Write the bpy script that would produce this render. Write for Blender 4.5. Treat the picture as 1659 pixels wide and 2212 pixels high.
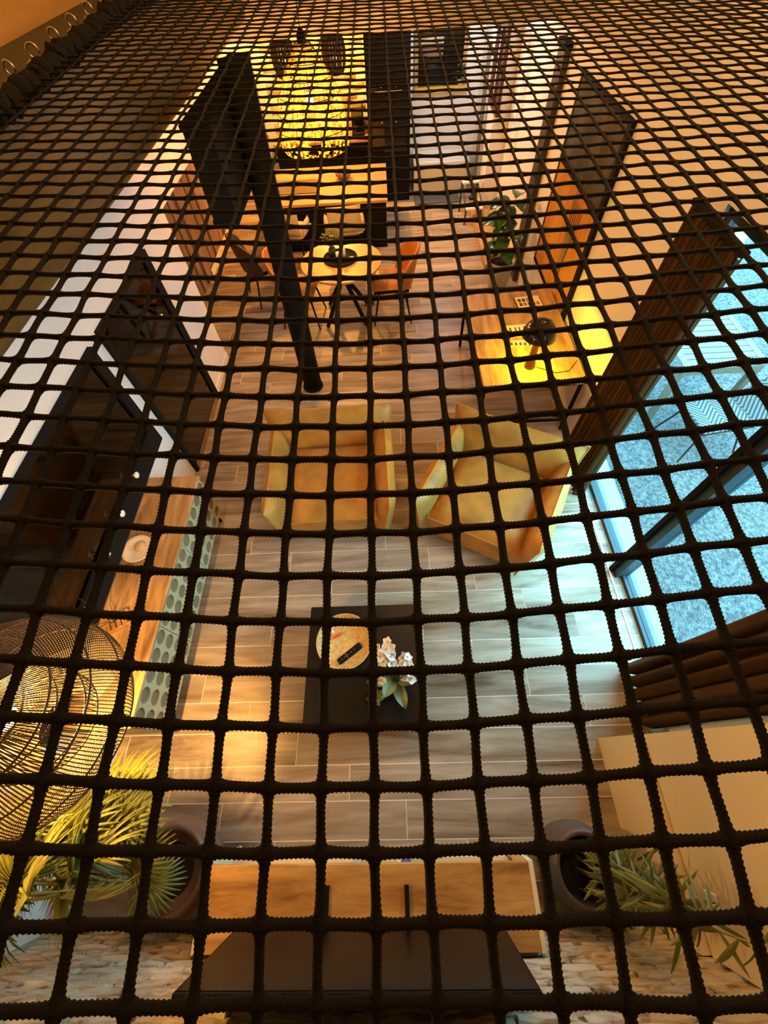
import bpy, math, random
import numpy as np
from mathutils import Vector, Matrix
random.seed(7); rng = np.random.default_rng(7)
for o in list(bpy.data.objects): bpy.data.objects.remove(o)
scene = bpy.context.scene
COL = scene.collection
PI = math.pi
# ------------------------------------------------------------------ camera
H = 3.6
cam = bpy.data.cameras.new('camera'); cam.sensor_fit = 'VERTICAL'; cam.sensor_height = 36.0; cam.sensor_width = 27.0
cam.lens = 36.0 * 871.4 / 2212; cam.clip_start = 0.02; cam.clip_end = 200
camo = bpy.data.objects.new('camera', cam); COL.objects.link(camo)
R_ = Vector((0.998908, -0.017787, -0.043198)); U_ = Vector((0.037572, 0.855404, 0.516597)); F_ = Vector((-0.027763, 0.517656, -0.855138))
camo.matrix_world = Matrix(((R_.x, U_.x, -F_.x, 0), (R_.y, U_.y, -F_.y, 0), (R_.z, U_.z, -F_.z, H), (0, 0, 0, 1)))
scene.camera = camo
# ------------------------------------------------------------------ world, exposure
W = bpy.data.worlds.new('dusk_sky'); scene.world = W; W.use_nodes = True
bg = W.node_tree.nodes['Background']; bg.inputs[0].default_value = (0.33, 0.80, 1.0, 1); bg.inputs[1].default_value = 15.5
vs = scene.view_settings; vs.view_transform = 'Standard'; vs.look = 'None'; vs.gamma = 1; vs.use_curve_mapping = False; vs.exposure = 0.0
def lamp(name, loc, power, color, size=0.05, parent=None):
    l = bpy.data.lights.new(name, 'POINT'); l.energy = power; l.color = color; l.shadow_soft_size = size
    o = bpy.data.objects.new(name, l); COL.objects.link(o); o.location = loc
    if parent: o.parent = parent
    return o
# ------------------------------------------------------------------ materials
def nodes(name):
    m = bpy.data.materials.new(name); m.use_nodes = True
    nt = m.node_tree; return m, nt, nt.nodes['Principled BSDF']
def mat(name, col, rough=0.6, metal=0.0, var=0.0, scale=6, bump=0.0, bscale=60, spec=None, alpha=None, sheen=0):
    m, nt, b = nodes(name)
    b.inputs['Roughness'].default_value = rough; b.inputs['Metallic'].default_value = metal
    if spec is not None: b.inputs['Specular IOR Level'].default_value = spec
    if sheen: b.inputs['Sheen Weight'].default_value = sheen
    c = (*col, 1)
    if var > 0:
        tc = nt.nodes.new('ShaderNodeTexCoord'); n = nt.nodes.new('ShaderNodeTexNoise'); n.inputs['Scale'].default_value = scale; n.inputs['Detail'].default_value = 5
        r = nt.nodes.new('ShaderNodeValToRGB')
        r.color_ramp.elements[0].position = .3; r.color_ramp.elements[1].position = .7
        r.color_ramp.elements[0].color = tuple(max(0, v * (1 - var)) for v in col) + (1,)
        r.color_ramp.elements[1].color = tuple(min(1, v * (1 + var)) for v in col) + (1,)
        nt.links.new(tc.outputs['Object'], n.inputs['Vector']); nt.links.new(n.outputs['Fac'], r.inputs[0]); nt.links.new(r.outputs[0], b.inputs['Base Color'])
    else: b.inputs['Base Color'].default_value = c
    if bump > 0:
        tc = nt.nodes.new('ShaderNodeTexCoord'); n = nt.nodes.new('ShaderNodeTexNoise'); n.inputs['Scale'].default_value = bscale; n.inputs['Detail'].default_value = 4
        bp = nt.nodes.new('ShaderNodeBump'); bp.inputs['Strength'].default_value = bump; bp.inputs['Distance'].default_value = .01
        nt.links.new(tc.outputs['Object'], n.inputs['Vector']); nt.links.new(n.outputs['Fac'], bp.inputs['Height']); nt.links.new(bp.outputs[0], b.inputs['Normal'])
    return m
def wood(name, stops, axis='x', rough=0.5, scale=5.0, stretch=9.0, randobj=False, tint=0.0, spec=0.4):
    """grain: noise stretched along an axis through a colour ramp; optional shift per object"""
    m, nt, b = nodes(name); b.inputs['Roughness'].default_value = rough; b.inputs['Specular IOR Level'].default_value = spec
    tc = nt.nodes.new('ShaderNodeTexCoord'); mp = nt.nodes.new('ShaderNodeMapping')
    s = [scale] * 3; k = 'xyz'.index(axis); s[k] = scale / stretch
    mp.inputs['Scale'].default_value = s
    n = nt.nodes.new('ShaderNodeTexNoise'); n.inputs['Scale'].default_value = 1.6; n.inputs['Detail'].default_value = 7; n.inputs['Roughness'].default_value = .62; n.inputs['Distortion'].default_value = .6
    r = nt.nodes.new('ShaderNodeValToRGB'); e = r.color_ramp.elements
    while len(e) < len(stops): e.new(.5)
    for i, (p, c) in enumerate(stops): e[i].position = p; e[i].color = (*c, 1)
    nt.links.new(tc.outputs['Object'], mp.inputs['Vector'])
    if randobj:
        oi = nt.nodes.new('ShaderNodeObjectInfo'); mul = nt.nodes.new('ShaderNodeVectorMath'); mul.operation = 'SCALE'; mul.inputs[0].default_value = (37, 91, 53)
        nt.links.new(oi.outputs['Random'], mul.inputs['Scale']); add = nt.nodes.new('ShaderNodeVectorMath'); add.operation = 'ADD'
        nt.links.new(mp.outputs[0], add.inputs[0]); nt.links.new(mul.outputs[0], add.inputs[1]); nt.links.new(add.outputs[0], n.inputs['Vector'])
        mx = nt.nodes.new('ShaderNodeMix'); mx.data_type = 'RGBA'; mx.blend_type = 'MULTIPLY'; mx.inputs[0].default_value = 1
        rr = nt.nodes.new('ShaderNodeValToRGB'); rr.color_ramp.elements[0].color = (1 - tint, 1 - tint, 1 - tint, 1); rr.color_ramp.elements[1].color = (1, 1, 1, 1)
        nt.links.new(oi.outputs['Random'], rr.inputs[0]); nt.links.new(r.outputs[0], mx.inputs[6]); nt.links.new(rr.outputs[0], mx.inputs[7]); nt.links.new(mx.outputs[2], b.inputs['Base Color'])
    else:
        nt.links.new(mp.outputs[0], n.inputs['Vector']); nt.links.new(r.outputs[0], b.inputs['Base Color'])
    nt.links.new(n.outputs['Fac'], r.inputs[0])
    bp = nt.nodes.new('ShaderNodeBump'); bp.inputs['Strength'].default_value = .12; bp.inputs['Distance'].default_value = .004
    nt.links.new(n.outputs['Fac'], bp.inputs['Height']); nt.links.new(bp.outputs[0], b.inputs['Normal'])
    return m
def emit(name, col, strength):
    m, nt, b = nodes(name); b.inputs['Base Color'].default_value = (*col, 1)
    b.inputs['Emission Color'].default_value = (*col, 1); b.inputs['Emission Strength'].default_value = strength; return m
def glass(name, tint=(1, 1, 1), refl=0.08):
    m = bpy.data.materials.new(name); m.use_nodes = True; nt = m.node_tree; nt.nodes.clear()
    out = nt.nodes.new('ShaderNodeOutputMaterial'); t = nt.nodes.new('ShaderNodeBsdfTransparent'); t.inputs[0].default_value = (*tint, 1)
    g = nt.nodes.new('ShaderNodeBsdfGlossy'); g.inputs['Roughness'].default_value = .02
    mx = nt.nodes.new('ShaderNodeMixShader'); mx.inputs[0].default_value = refl
    nt.links.new(t.outputs[0], mx.inputs[1]); nt.links.new(g.outputs[0], mx.inputs[2]); nt.links.new(mx.outputs[0], out.inputs[0]); return m
def leafmat(name, c1, c2, rough=.45):
    m, nt, b = nodes(name); b.inputs['Roughness'].default_value = rough
    oi = nt.nodes.new('ShaderNodeObjectInfo'); tc = nt.nodes.new('ShaderNodeTexCoord'); n = nt.nodes.new('ShaderNodeTexNoise'); n.inputs['Scale'].default_value = 9
    add = nt.nodes.new('ShaderNodeMath'); add.operation = 'ADD'; nt.links.new(tc.outputs['Object'], n.inputs['Vector'])
    hv = nt.nodes.new('ShaderNodeMath'); hv.operation = 'MULTIPLY'; hv.inputs[1].default_value = .6; nt.links.new(oi.outputs['Random'], hv.inputs[0])
    nt.links.new(hv.outputs[0], add.inputs[0]); sb = nt.nodes.new('ShaderNodeMath'); sb.operation = 'SUBTRACT'; sb.inputs[1].default_value = .3; nt.links.new(n.outputs['Fac'], sb.inputs[0]); nt.links.new(sb.outputs[0], add.inputs[1])
    r = nt.nodes.new('ShaderNodeValToRGB'); r.color_ramp.elements[0].color = (*c1, 1); r.color_ramp.elements[1].color = (*c2, 1)
    nt.links.new(add.outputs[0], r.inputs[0]); nt.links.new(r.outputs[0], b.inputs['Base Color'])
    return m
M = {}
M['wall'] = mat('white_plaster', (.80, .78, .74), .75, var=.03, scale=2, bump=.05, bscale=90)
M['slab'] = mat('loft_plaster', (.62, .56, .46), .8, var=.06, scale=3)
M['tile'] = wood('wood_look_tile', [(.32, (.135, .085, .048)), (.44, (.32, .24, .16)), (.56, (.45, .36, .26)), (.70, (.60, .51, .39))], 'x', .38, 4.0, 9, True, .22)
M['grout'] = mat('pale_grout', (.86, .80, .72), .8)
M['oak'] = wood('oak', [(.32, (.22, .11, .035)), (.47, (.42, .235, .085)), (.66, (.60, .38, .17))], 'y', .45, 7, 7)
M['oakx'] = wood('oak_across', [(.34, (.20, .085, .018)), (.48, (.44, .22, .055)), (.66, (.60, .35, .11))], 'x', .45, 5.5, 5)
M['honey'] = wood('honey_oak', [(.3, (.40, .21, .07)), (.5, (.50, .28, .10)), (.7, (.58, .35, .14))], 'x', .4, 5, 8)
M['plank'] = wood('brown_plank', [(.3, (.20, .11, .055)), (.5, (.34, .20, .11)), (.72, (.50, .33, .20))], 'z', .4, 4, 9, True, .45)
M['fascia'] = wood('olive_brown_board', [(.3, (.065, .050, .014)), (.5, (.10, .078, .024)), (.68, (.16, .125, .045))], 'y', .35, 4, 7)
M['loftwood'] = wood('amber_board', [(.3, (.42, .24, .08)), (.6, (.56, .34, .13)), (.8, (.62, .40, .17))], 'y', .5, 4, 8)
M['black'] = mat('black_metal', (.009, .008, .007), .7, 0, spec=.06)
M['blackm'] = mat('black_matt', (.010, .009, .008), .7, spec=.08)
M['blackgl'] = mat('black_glass', (.006, .006, .006), .06, spec=.6)
M['smoke'] = mat('smoked_mirror', (.055, .05, .042), .05, 1.0)
M['screen'] = mat('tv_screen', (.005, .005, .005), .25, spec=.10)
M['rope'] = mat('black_rope', (.0068, .007, .007), .85, var=.3, scale=300, bump=.4, bscale=500, spec=.2)
M['steel'] = mat('steel', (.6, .6, .58), .3, 1)
M['white'] = mat('white_enamel', (.85, .84, .80), .35)
M['sage'] = mat('sage_green', (.47, .46, .26), .5, var=.05)
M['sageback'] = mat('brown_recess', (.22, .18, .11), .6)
M['velvet'] = mat('ochre_velvet', (.44, .20, .022), .55, var=.3, scale=5, bump=.15, bscale=25, sheen=.1)
M['velvetp'] = mat('ochre_piping', (.50, .235, .025), .55)
M['curtain'] = mat('brown_curtain', (.062, .029, .008), .85, var=.15, scale=3, spec=.1)
M['leather'] = mat('cognac_leather', (.37, .13, .022), .42, var=.2, scale=8)
M['beige'] = mat('beige_fabric', (.50, .40, .22), .8, var=.08)
M['cream'] = mat('cream_lacquer', (.80, .67, .42), .5)
M['porcelain'] = mat('rose_porcelain', (.85, .72, .60), .25)
M['mauvepot'] = mat('mauve_glaze', (.16, .095, .075), .42, var=.12, scale=7)
M['greypot'] = mat('grey_pot', (.42, .42, .39), .5, var=.1)
M['darkpot'] = mat('dark_pot', (.03, .035, .035), .35)
M['soil'] = mat('soil', (.012, .010, .008), .95)
M['gravel'] = None
M['glass'] = glass('window_glass', (.93, .98, 1), .05)
M['rattan'] = mat('rattan', (.055, .027, .009), .6, var=.2, scale=30)
M['rattand'] = mat('dark_rattan', (.025, .013, .007), .7)
M['palm'] = leafmat('palm_leaf', (.055, .075, .008), (.27, .26, .025))
M['bamboo'] = leafmat('bamboo_leaf', (.045, .07, .010), (.20, .21, .035))
M['bigleaf'] = leafmat('glossy_leaf', (.015, .06, .015), (.07, .19, .05), .25)
M['orchidleaf'] = leafmat('orchid_leaf', (.05, .10, .03), (.20, .27, .12))
M['cane'] = mat('cane', (.20, .17, .05), .6)
M['petal'] = mat('white_petal', (.82, .86, .88), .5)
M['copper'] = mat('dark_copper', (.13, .045, .02), .35, .5)
M['redwood'] = mat('dark_red_wood', (.06, .016, .010), .5)
M['brickw'] = wood('whitewashed_brick', [(.34, (.20, .12, .055)), (.42, (.48, .39, .27)), (.55, (.64, .56, .43)), (.75, (.70, .63, .51))], 'x', .9, 9, 2.2, True, .12, .1)
M['mortar'] = wood('pale_mortar', [(.40, (.16, .095, .045)), (.50, (.44, .35, .23)), (.7, (.60, .52, .39))], 'x', .9, 8, 3, spec=.1)
M['outwood'] = mat('pale_painted_wood', (.115, .112, .10), .6)
M['navy'] = mat('navy_paint', (.015, .035, .07), .4)
M['paper'] = mat('paper', (.80, .72, .52), .7)
M['ink'] = mat('dark_print', (.07, .045, .02), .7)
M['blue'] = mat('blue_cover', (.05, .09, .30), .5)
M['sandcov'] = mat('tan_cover', (.55, .40, .20), .6)
M['tray'] = mat('straw_tray', (.62, .42, .14), .5, var=.25, scale=45, bump=.6, bscale=90)
M['sand'] = mat('grey_mat', (.10, .11, .12), .9)
M['alu'] = mat('anthracite_frame', (.02, .035, .045), .4, .3)
# ------------------------------------------------------------------ mesh building
class MB:
    def __init__(s): s.v = []; s.f = []
    def add(s, vs, fs):
        n = len(s.v); s.v += [tuple(p) for p in vs]; s.f += [tuple(i + n for i in f) for f in fs]; return s
    def box(s, x0, x1, y0, y1, z0, z1, mtx=None):
        vs = [Vector((x, y, z)) for x in (x0, x1) for y in (y0, y1) for z in (z0, z1)]
        if mtx: vs = [mtx @ p for p in vs]
        return s.add(vs, [(0, 1, 3, 2), (4, 6, 7, 5), (0, 4, 5, 1), (2, 3, 7, 6), (0, 2, 6, 4), (1, 5, 7, 3)])
    def bbox(s, x0, x1, y0, y1, z0, z1, b=.01, mtx=None):
        """box with chamfered vertical and top edges"""
        pts = lambda i: [(x0 + b + i, y0 + i), (x1 - b - i, y0 + i), (x1 - i, y0 + b + i), (x1 - i, y1 - b - i), (x1 - b - i, y1 - i), (x0 + b + i, y1 - i), (x0 + i, y1 - b - i), (x0 + i, y0 + b + i)]
        rings = [[Vector((x, y, z0)) for x, y in pts(0)], [Vector((x, y, z1 - b)) for x, y in pts(0)], [Vector((x, y, z1)) for x, y in pts(b * .8)]]
        vs = [p for r in rings for p in r]
        if mtx: vs = [mtx @ p for p in vs]
        fs = [tuple(range(7, -1, -1)), tuple(range(16, 24))]
        for k in (0, 8):
            for i in range(8): fs.append((k + i, k + (i + 1) % 8, k + 8 + (i + 1) % 8, k + 8 + i))
        return s.add(vs, fs)
    def lathe(s, prof, seg=24, c=(0, 0, 0), close=True):
        n = len(prof); vs = []
        for (r, z) in prof:
            for k in range(seg):
                a = 2 * PI * k / seg; vs.append((c[0] + r * math.cos(a), c[1] + r * math.sin(a), c[2] + z))
        fs = []
        for i in range(n - 1):
            for k in range(seg):
                k2 = (k + 1) % seg; fs.append((i * seg + k, i * seg + k2, (i + 1) * seg + k2, (i + 1) * seg + k))
        if close:
            fs.append(tuple(range(seg - 1, -1, -1))); fs.append(tuple((n - 1) * seg + k for k in range(seg)))
        return s.add(vs, fs)
    def tube(s, path, rad, sides=8, closed=False, cap=True):
        P = [Vector(p) for p in path]; n = len(P); vs = []
        if not hasattr(rad, '__len__'): rad = [rad] * n
        prev = None
        for i in range(n):
            t = (P[(i + 1) % n] - P[i - 1]) if closed else (P[min(i + 1, n - 1)] - P[max(i - 1, 0)])
            if t.length < 1e-9: t = Vector((0, 0, 1))
            t.normalize()
            if prev is None: a = t.orthogonal().normalized()
            else:
                a = prev - t * prev.dot(t)
                a = a.normalized() if a.length > 1e-6 else t.orthogonal().normalized()
            prev = a; b = t.cross(a)
            for k in range(sides):
                an = 2 * PI * k / sides; vs.append(P[i] + (a * math.cos(an) + b * math.sin(an)) * rad[i])
        fs = []
        for i in range(n if closed else n - 1):
            j = (i + 1) % n
            for k in range(sides):
                k2 = (k + 1) % sides; fs.append((i * sides + k, i * sides + k2, j * sides + k2, j * sides + k))
        if cap and not closed:
            fs.append(tuple(range(sides - 1, -1, -1))); fs.append(tuple((n - 1) * sides + k for k in range(sides)))
        return s.add(vs, fs)
    def grid(s, fn, nu, nv, wrapu=False):
        vs = [fn(i / (nu if wrapu else nu - 1), j / (nv - 1)) for j in range(nv) for i in range(nu)]
        fs = []
        for j in range(nv - 1):
            for i in range(nu if wrapu else nu - 1):
                i2 = (i + 1) % nu; fs.append((j * nu + i, j * nu + i2, (j + 1) * nu + i2, (j + 1) * nu + i))
        return s.add(vs, fs)
    def ball(s, c, rx, ry=None, rz=None, seg=12, rings=8):
        ry = ry or rx; rz = rz or rx
        prof = [(max(1e-4, math.sin(PI * i / rings)), -math.cos(PI * i / rings)) for i in range(rings + 1)]
        n0 = len(s.v); s.lathe(prof, seg)
        for k in range(n0, len(s.v)):
            x, y, z = s.v[k]; s.v[k] = (c[0] + x * rx, c[1] + y * ry, c[2] + z * rz)
        return s
    def mesh(s, name, m=None, smooth=False):
        me = bpy.data.meshes.new(name); me.from_pydata(s.v, [], s.f)
        if m: me.materials.append(m)
        if smooth: me.shade_smooth()
        me.update(); return me
    def build(s, name, m, parent=None, smooth=False, loc=(0, 0, 0), bevel=0):
        o = bpy.data.objects.new(name, s.mesh(name, m, smooth)); COL.objects.link(o); o.location = loc
        if parent: o.parent = parent
        return o
def place(name, me, parent=None, loc=(0, 0, 0), rot=(0, 0, 0), scale=(1, 1, 1)):
    o = bpy.data.objects.new(name, me); COL.objects.link(o); o.location = loc; o.rotation_euler = rot; o.scale = scale
    if parent: o.parent = parent
    return o
def tag(o, label, cat, group=None):
    o['label'] = label; o['category'] = cat
    if group: o['group'] = group
    return o
def thing(name, label, cat, loc=(0, 0, 0), rz=0, group=None):
    o = bpy.data.objects.new(name, None); COL.objects.link(o); o.location = loc; o.rotation_euler = (0, 0, rz); o.empty_display_size = .1
    return tag(o, label, cat, group)
def struct(o, label=None):
    o['kind'] = 'structure'
    if label: o['label'] = label
    return o
def box(name, x0, x1, y0, y1, z0, z1, m, parent=None): return MB().box(x0, x1, y0, y1, z0, z1).build(name, m, parent)
def rotx(a): return Matrix.Rotation(a, 4, 'X')
def roty(a): return Matrix.Rotation(a, 4, 'Y')
def rotz(a): return Matrix.Rotation(a, 4, 'Z')
def TR(x, y, z): return Matrix.Translation((x, y, z))
# ================================================================== THE SETTING
WL, WR, WF, WB = -2.25, 2.03, -0.90, 10.15
NETL, SLABZ0, SLABZ1, EDGEZ0 = -1.42, 2.52, 3.12, 2.66
# floor: every plank of the running bond is a piece
fl = struct(box('floor', -2.97, 2.1, WF - .05, WB + .05, -.12, -.002, M['grout']), 'wood-look tile floor in running bond with pale joints')
tw, tl = .225, 1.35
cache = {}
for row in range(-2, 48):
    y0 = -.5004 + row * tw
    if y0 > WB: break
    off = (-.308 * row) % 1
    xs = -2.95
    js = sorted(j for j in [(k + off) * tl for k in range(-4, 4)] if -2.93 < j < 2.03)
    edges = [-2.95] + js + [2.05]
    for a, b in zip(edges[:-1], edges[1:]):
        if b - a < .05: continue
        if b < WL and y0 + tw < 4.8: continue
        L = round(b - a - .006, 3); yy1 = min(tw - .006, WB - y0)
        key = (L, round(yy1, 3))
        if key not in cache: cache[key] = MB().box(-L / 2, L / 2, 0, yy1, -.004, 0).mesh('plank', M['tile'])
        o = place('floor_plank', cache[key], fl, ((a + b) / 2, y0 + .0025, 0))
# walls
wl = struct(box('wall_left', WL - .2, WL, WF, 4.8, 0, 5.4, M['wall']), 'white plastered wall on the left')
box('return_wall', -2.97, WL - .2, 4.65, 4.8, 0, 5.4, M['wall'], wl)
box('lintel', -2.97, WL, 4.8, WB, 1.78, 3.08, M['wall'], wl)
box('upper_wall', -2.97, WL, 4.8, WB, 3.08, 5.4, M['wall'], wl)
rec = struct(box('wall_recess', -3.1, -2.95, 4.65, WB, 0, 1.9, M['wall']), 'wall at the back of the left recess')
wb = struct(box('wall_back', -2.97, 2.2, WB, WB + .15, 0, 5.4, M['wall']), 'far end wall behind the kitchen')
WY0, WY1, WZ1 = .42, 2.75, 2.42
wr = struct(box('wall_right', WR, WR + .25, WY1, WB, 0, 5.4, M['wall']), 'white plastered wall on the right')
box('wall_over_window', WR, WR + .25, WY0, WY1, WZ1, 5.4, M['wall'], wr)
box('wall_near', WR, WR + .25, WF, WY0, 0, 5.4, M['wall'], wr)
box('wall_step', 1.78, WR, 8.6, WB, 0, 2.52, M['wall'], wr)
chim = struct(box('wall_block', 1.52, WR, WF, .09, .62, 5.4, M['cream']), 'cream built-out wall with a low ledge at bottom right')
box('ledge', 1.48, WR, WF, .09, 0, .60, M['cream'], chim)
box('shadow_gap', 1.55, WR, WF, .085, .60, .62, M['cream'], chim)
so = MB().bbox(-.045, .045, -.006, .006, -.045, .045, .004, rotz(PI / 2)).build('socket_plate', M['white'], chim, loc=(1.512, -.66, .80))
MB().lathe([(.026, 0), (.026, .004), (.02, .005), (.02, -.004)], 16).build('socket_hole', M['blackm'], so).rotation_euler = (0, -PI / 2, 0)
wf = struct(box('wall_front', -2.45, 2.2, WF - .2, WF - .02, 0, 5.4, M['mortar']), 'whitewashed rough brick wall behind the television')
bk = []
for k in range(4):
    L = (.25, .235, .245, .22)[k]
    def fn(u, v, k=k, L=L):
        e = min(u, 1 - u, v, 1 - v); jx = .004 * math.sin(17 * v + 3 * k) + .006 * math.sin(9 * u + k); jz = .006 * math.sin(11 * u + 2 * k)
        y_ = 0.0 if e <= 0 else .016 + .003 * math.sin(9 * u + 7 * v + k)
        uu = u if u in (0, 1) else .025 + .95 * (u * 7 - 1) / 5 if 0 < u < 1 else u
        vv = v if v in (0, 1) else .06 + .88 * (v * 4 - 1) / 2 if 0 < v < 1 else v
        return ((uu - .5) * L + jx, y_, (vv - .5) * .066 + jz)
    bk.append(MB().grid(fn, 8, 5).mesh('brick', M['brickw']))
nb = 0
for r_ in range(0, 27):
    z = .04 + r_ * .074
    for c_ in range(18):
        x = -2.2 + c_ * .26 + (.13 if r_ % 2 else 0)
        if x > 1.45: continue
        if -.85 < x < .45 and .6 < z < 1.32: continue
        if -1.0 < x < .6 and z < .6: continue
        if nb >= 300: break
        nb += 1
        place('brick', bk[rng.integers(4)], wf, (x, WF - .02, z), (rng.normal(0, .02), rng.normal(0, .015), PI if False else 0))
# loft slabs, fascia and roof
sl = struct(MB().box(WL, NETL - .03, WF, 6.9, EDGEZ0 + .05, SLABZ1).build('ceiling_loft_edge', M['slab']), 'loft floor edge along the left wall')
fa = MB()
prof = [(NETL, SLABZ1 + .02), (NETL, EDGEZ0 + .06)] + [(NETL - .06 + .06 * math.cos(a), EDGEZ0 + .06 - .06 * math.sin(a)) for a in [PI / 2 * k / 6 for k in range(1, 7)]] + [(WL, EDGEZ0), (WL, SLABZ1 + .02)]
fa.add([(x, y, z) for y in (WF, 6.9) for x, z in prof], [tuple(range(len(prof))), tuple(range(2 * len(prof) - 1, len(prof) - 1, -1))] + [(i, i + len(prof), (i + 1) % len(prof) + len(prof), (i + 1) % len(prof)) for i in range(len(prof))])
fa.build('fascia_board', M['fascia'], sl)
MB().box(WL, NETL - .02, WF, 6.9, SLABZ1 + .02, SLABZ1 + .035).build('olive_carpet', mat('olive_carpet', (.075, .062, .022), .9, var=.1), sl)
MB().box(-1.93, -1.90, WF, 6.9, SLABZ1 + .02, SLABZ1 + .9).build('loft_wall_board', M['loftwood'], sl)
sf = struct(box('ceiling_kitchen', -2.97, WR, 6.9, WB, SLABZ0, SLABZ1, M['slab']), 'plain underside and front edge of the loft floor above the kitchen')
struct(box('ceiling', -3.1, 2.3, WF - .2, WB + .15, 5.4, 5.5, M['slab']), 'loft ceiling overhead')
# window
win = struct(box('window_1', WR + .03, WR + .10, WY0, WY1, -.01, .045, M['alu']), 'tall dark framed sliding glass door to the garden')
box('frame_rail', WR + .03, WR + .10, WY0, WY1, WZ1 - .06, WZ1, M['alu'], win)
box('frame_post', WR + .03, WR + .10, WY0, WY0 + .06, .045, WZ1 - .06, M['alu'], win)
box('frame_post', WR + .03, WR + .10, WY1 - .06, WY1, .045, WZ1 - .06, M['alu'], win)
box('mullion', WR - .02, WR + .09, 1.375, 1.47, .0, WZ1 - .06, M['alu'], win)
box('handle_bar', WR - .05, WR - .02, 1.44, 1.475, .0, WZ1 - .06, M['black'], win)
box('glass_pane', WR + .055, WR + .065, WY0 + .06, 1.375, .045, WZ1 - .06, M['glass'], win)
box('glass_pane', WR + .055, WR + .065, 1.47, WY1 - .06, .045, WZ1 - .06, M['glass'], win)
box('inner_track', WR - .06, WR - .045, WY0, WY1, -.004, .006, M['white'], win)
M['sill'] = mat('pale_grey_sill', (.22, .24, .24), .4)
sill = struct(box('trim_1', WR + .105, WR + .31, WY0 - .1, WY1 + .1, -.06, .0, M['sill']), 'pale outer sill below the glass door')
box('groove', WR + .12, WR + .16, WY0 - .1, WY1 + .1, -.06, .004, mat('sill_groove', (.10, .13, .17), .4), sill)
# garden
m, nt, b = nodes('gravel'); b.inputs['Roughness'].default_value = .95
tc = nt.nodes.new('ShaderNodeTexCoord'); n1 = nt.nodes.new('ShaderNodeTexVoronoi'); n1.inputs['Scale'].default_value = 70; n2 = nt.nodes.new('ShaderNodeTexNoise'); n2.inputs['Scale'].default_value = 28; n2.inputs['Detail'].default_value = 8
r = nt.nodes.new('ShaderNodeValToRGB'); r.color_ramp.elements[0].position = .35; r.color_ramp.elements[1].position = .65; r.color_ramp.elements[0].color = (.026, .031, .035, 1); r.color_ramp.elements[1].color = (.115, .122, .122, 1)
nt.links.new(tc.outputs['Object'], n1.inputs['Vector']); nt.links.new(tc.outputs['Object'], n2.inputs['Vector']); nt.links.new(n2.outputs['Fac'], r.inputs[0]); nt.links.new(r.outputs[0], b.inputs['Base Color'])
bp = nt.nodes.new('ShaderNodeBump'); bp.inputs['Strength'].default_value = .8; bp.inputs['Distance'].default_value = .02; nt.links.new(n1.outputs['Distance'], bp.inputs['Height']); nt.links.new(bp.outputs[0], b.inputs['Normal'])
g = MB(); g.grid(lambda u, v: (WR + .25 + u * 14, -6 + v * 16, -.06 + .012 * math.sin(u * 57) * math.sin(v * 61)), 60, 60).build('gravel_bed', m)
go = bpy.data.objects['gravel_bed']; go['kind'] = 'stuff'; tag(go, 'grey gravel covering the ground outside the window', 'gravel')
# ================================================================== LOFT NET
NP = [-0.00282, 0.00192, -0.04328, 0.32692, 3.10535, -0.01957, 0.02333, -0.37481, -0.05319, -1.07686, 0.5612, 1.06436, 0.25183, 0.02086, -0.03408]
NS = .075
def netpt(i, j):
    ph, sh, x0, y0, z0, ax, ay, A, xc, yc, wx, wy, c1, c2, c3 = NP
    a = i - 6.0; b = j - 4.0
    X = x0 + NS * (a * np.cos(ph) - b * np.sin(ph)); Y = y0 + NS * (a * np.sin(ph) + b * np.cos(ph)) + sh * a * NS
    g = 1 / (1 + (X - xc) ** 2 / wx ** 2 + (Y - yc) ** 2 / wy ** 2)
    Z = z0 + ax * X + ay * Y + A * g
    ig = np.round(i); jg = np.round(j)
    wob = .0009
    X2 = X + c3 * (X - xc) * g + wob * np.sin(i * 1.7 + j * 2.9) ; Y2 = Y + c1 * a * a * NS * NS * g + c2 * g + wob * np.sin(i * 2.3 - j * 1.3)
    return np.stack([X2, Y2, Z + .0012 * np.sin(i * 3.1 + j * 1.9)], -1)
net = thing('loft_net', 'black knotted rope net stretched over the loft opening above the living room', 'net', (0, 0, 3.1))
I0, I1, J0, J1 = -12, 33, -15, 85
def cord(P, s, fine, knot_s, sides):
    n = len(P); t = np.gradient(P, axis=0); t /= np.linalg.norm(t, axis=1)[:, None]
    up = np.array([0, 0, 1.0]); a = np.cross(t, up); a /= np.linalg.norm(a, axis=1)[:, None]; bb = np.cross(a, t)
    th = np.arange(sides) * 2 * PI / sides
    L = s * NS
    kn = np.abs(s - np.round(s)) * NS
    rad = (.0064 - .0025 * np.clip((P[:, 1] - .4) / 1.5, 0, 1)) * (1 + .48 * np.exp(-(kn / .0115) ** 2))
    rr = rad[:, None] * np.ones((1, sides))
    if fine: rr = rr * (1 + .12 * np.cos(3 * th[None, :] - 2 * PI * L[:, None] / .0062 * 1.0))
    V = P[:, None, :] + rr[:, :, None] * (a[:, None, :] * np.cos(th)[None, :, None] + bb[:, None, :] * np.sin(th)[None, :, None])
    idx = np.arange(n * sides).reshape(n, sides); q = np.stack([idx[:-1], np.roll(idx, -1, 1)[:-1], np.roll(idx, -1, 1)[1:], idx[1:]], -1).reshape(-1, 4)
    return V.reshape(-1, 3), q
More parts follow.
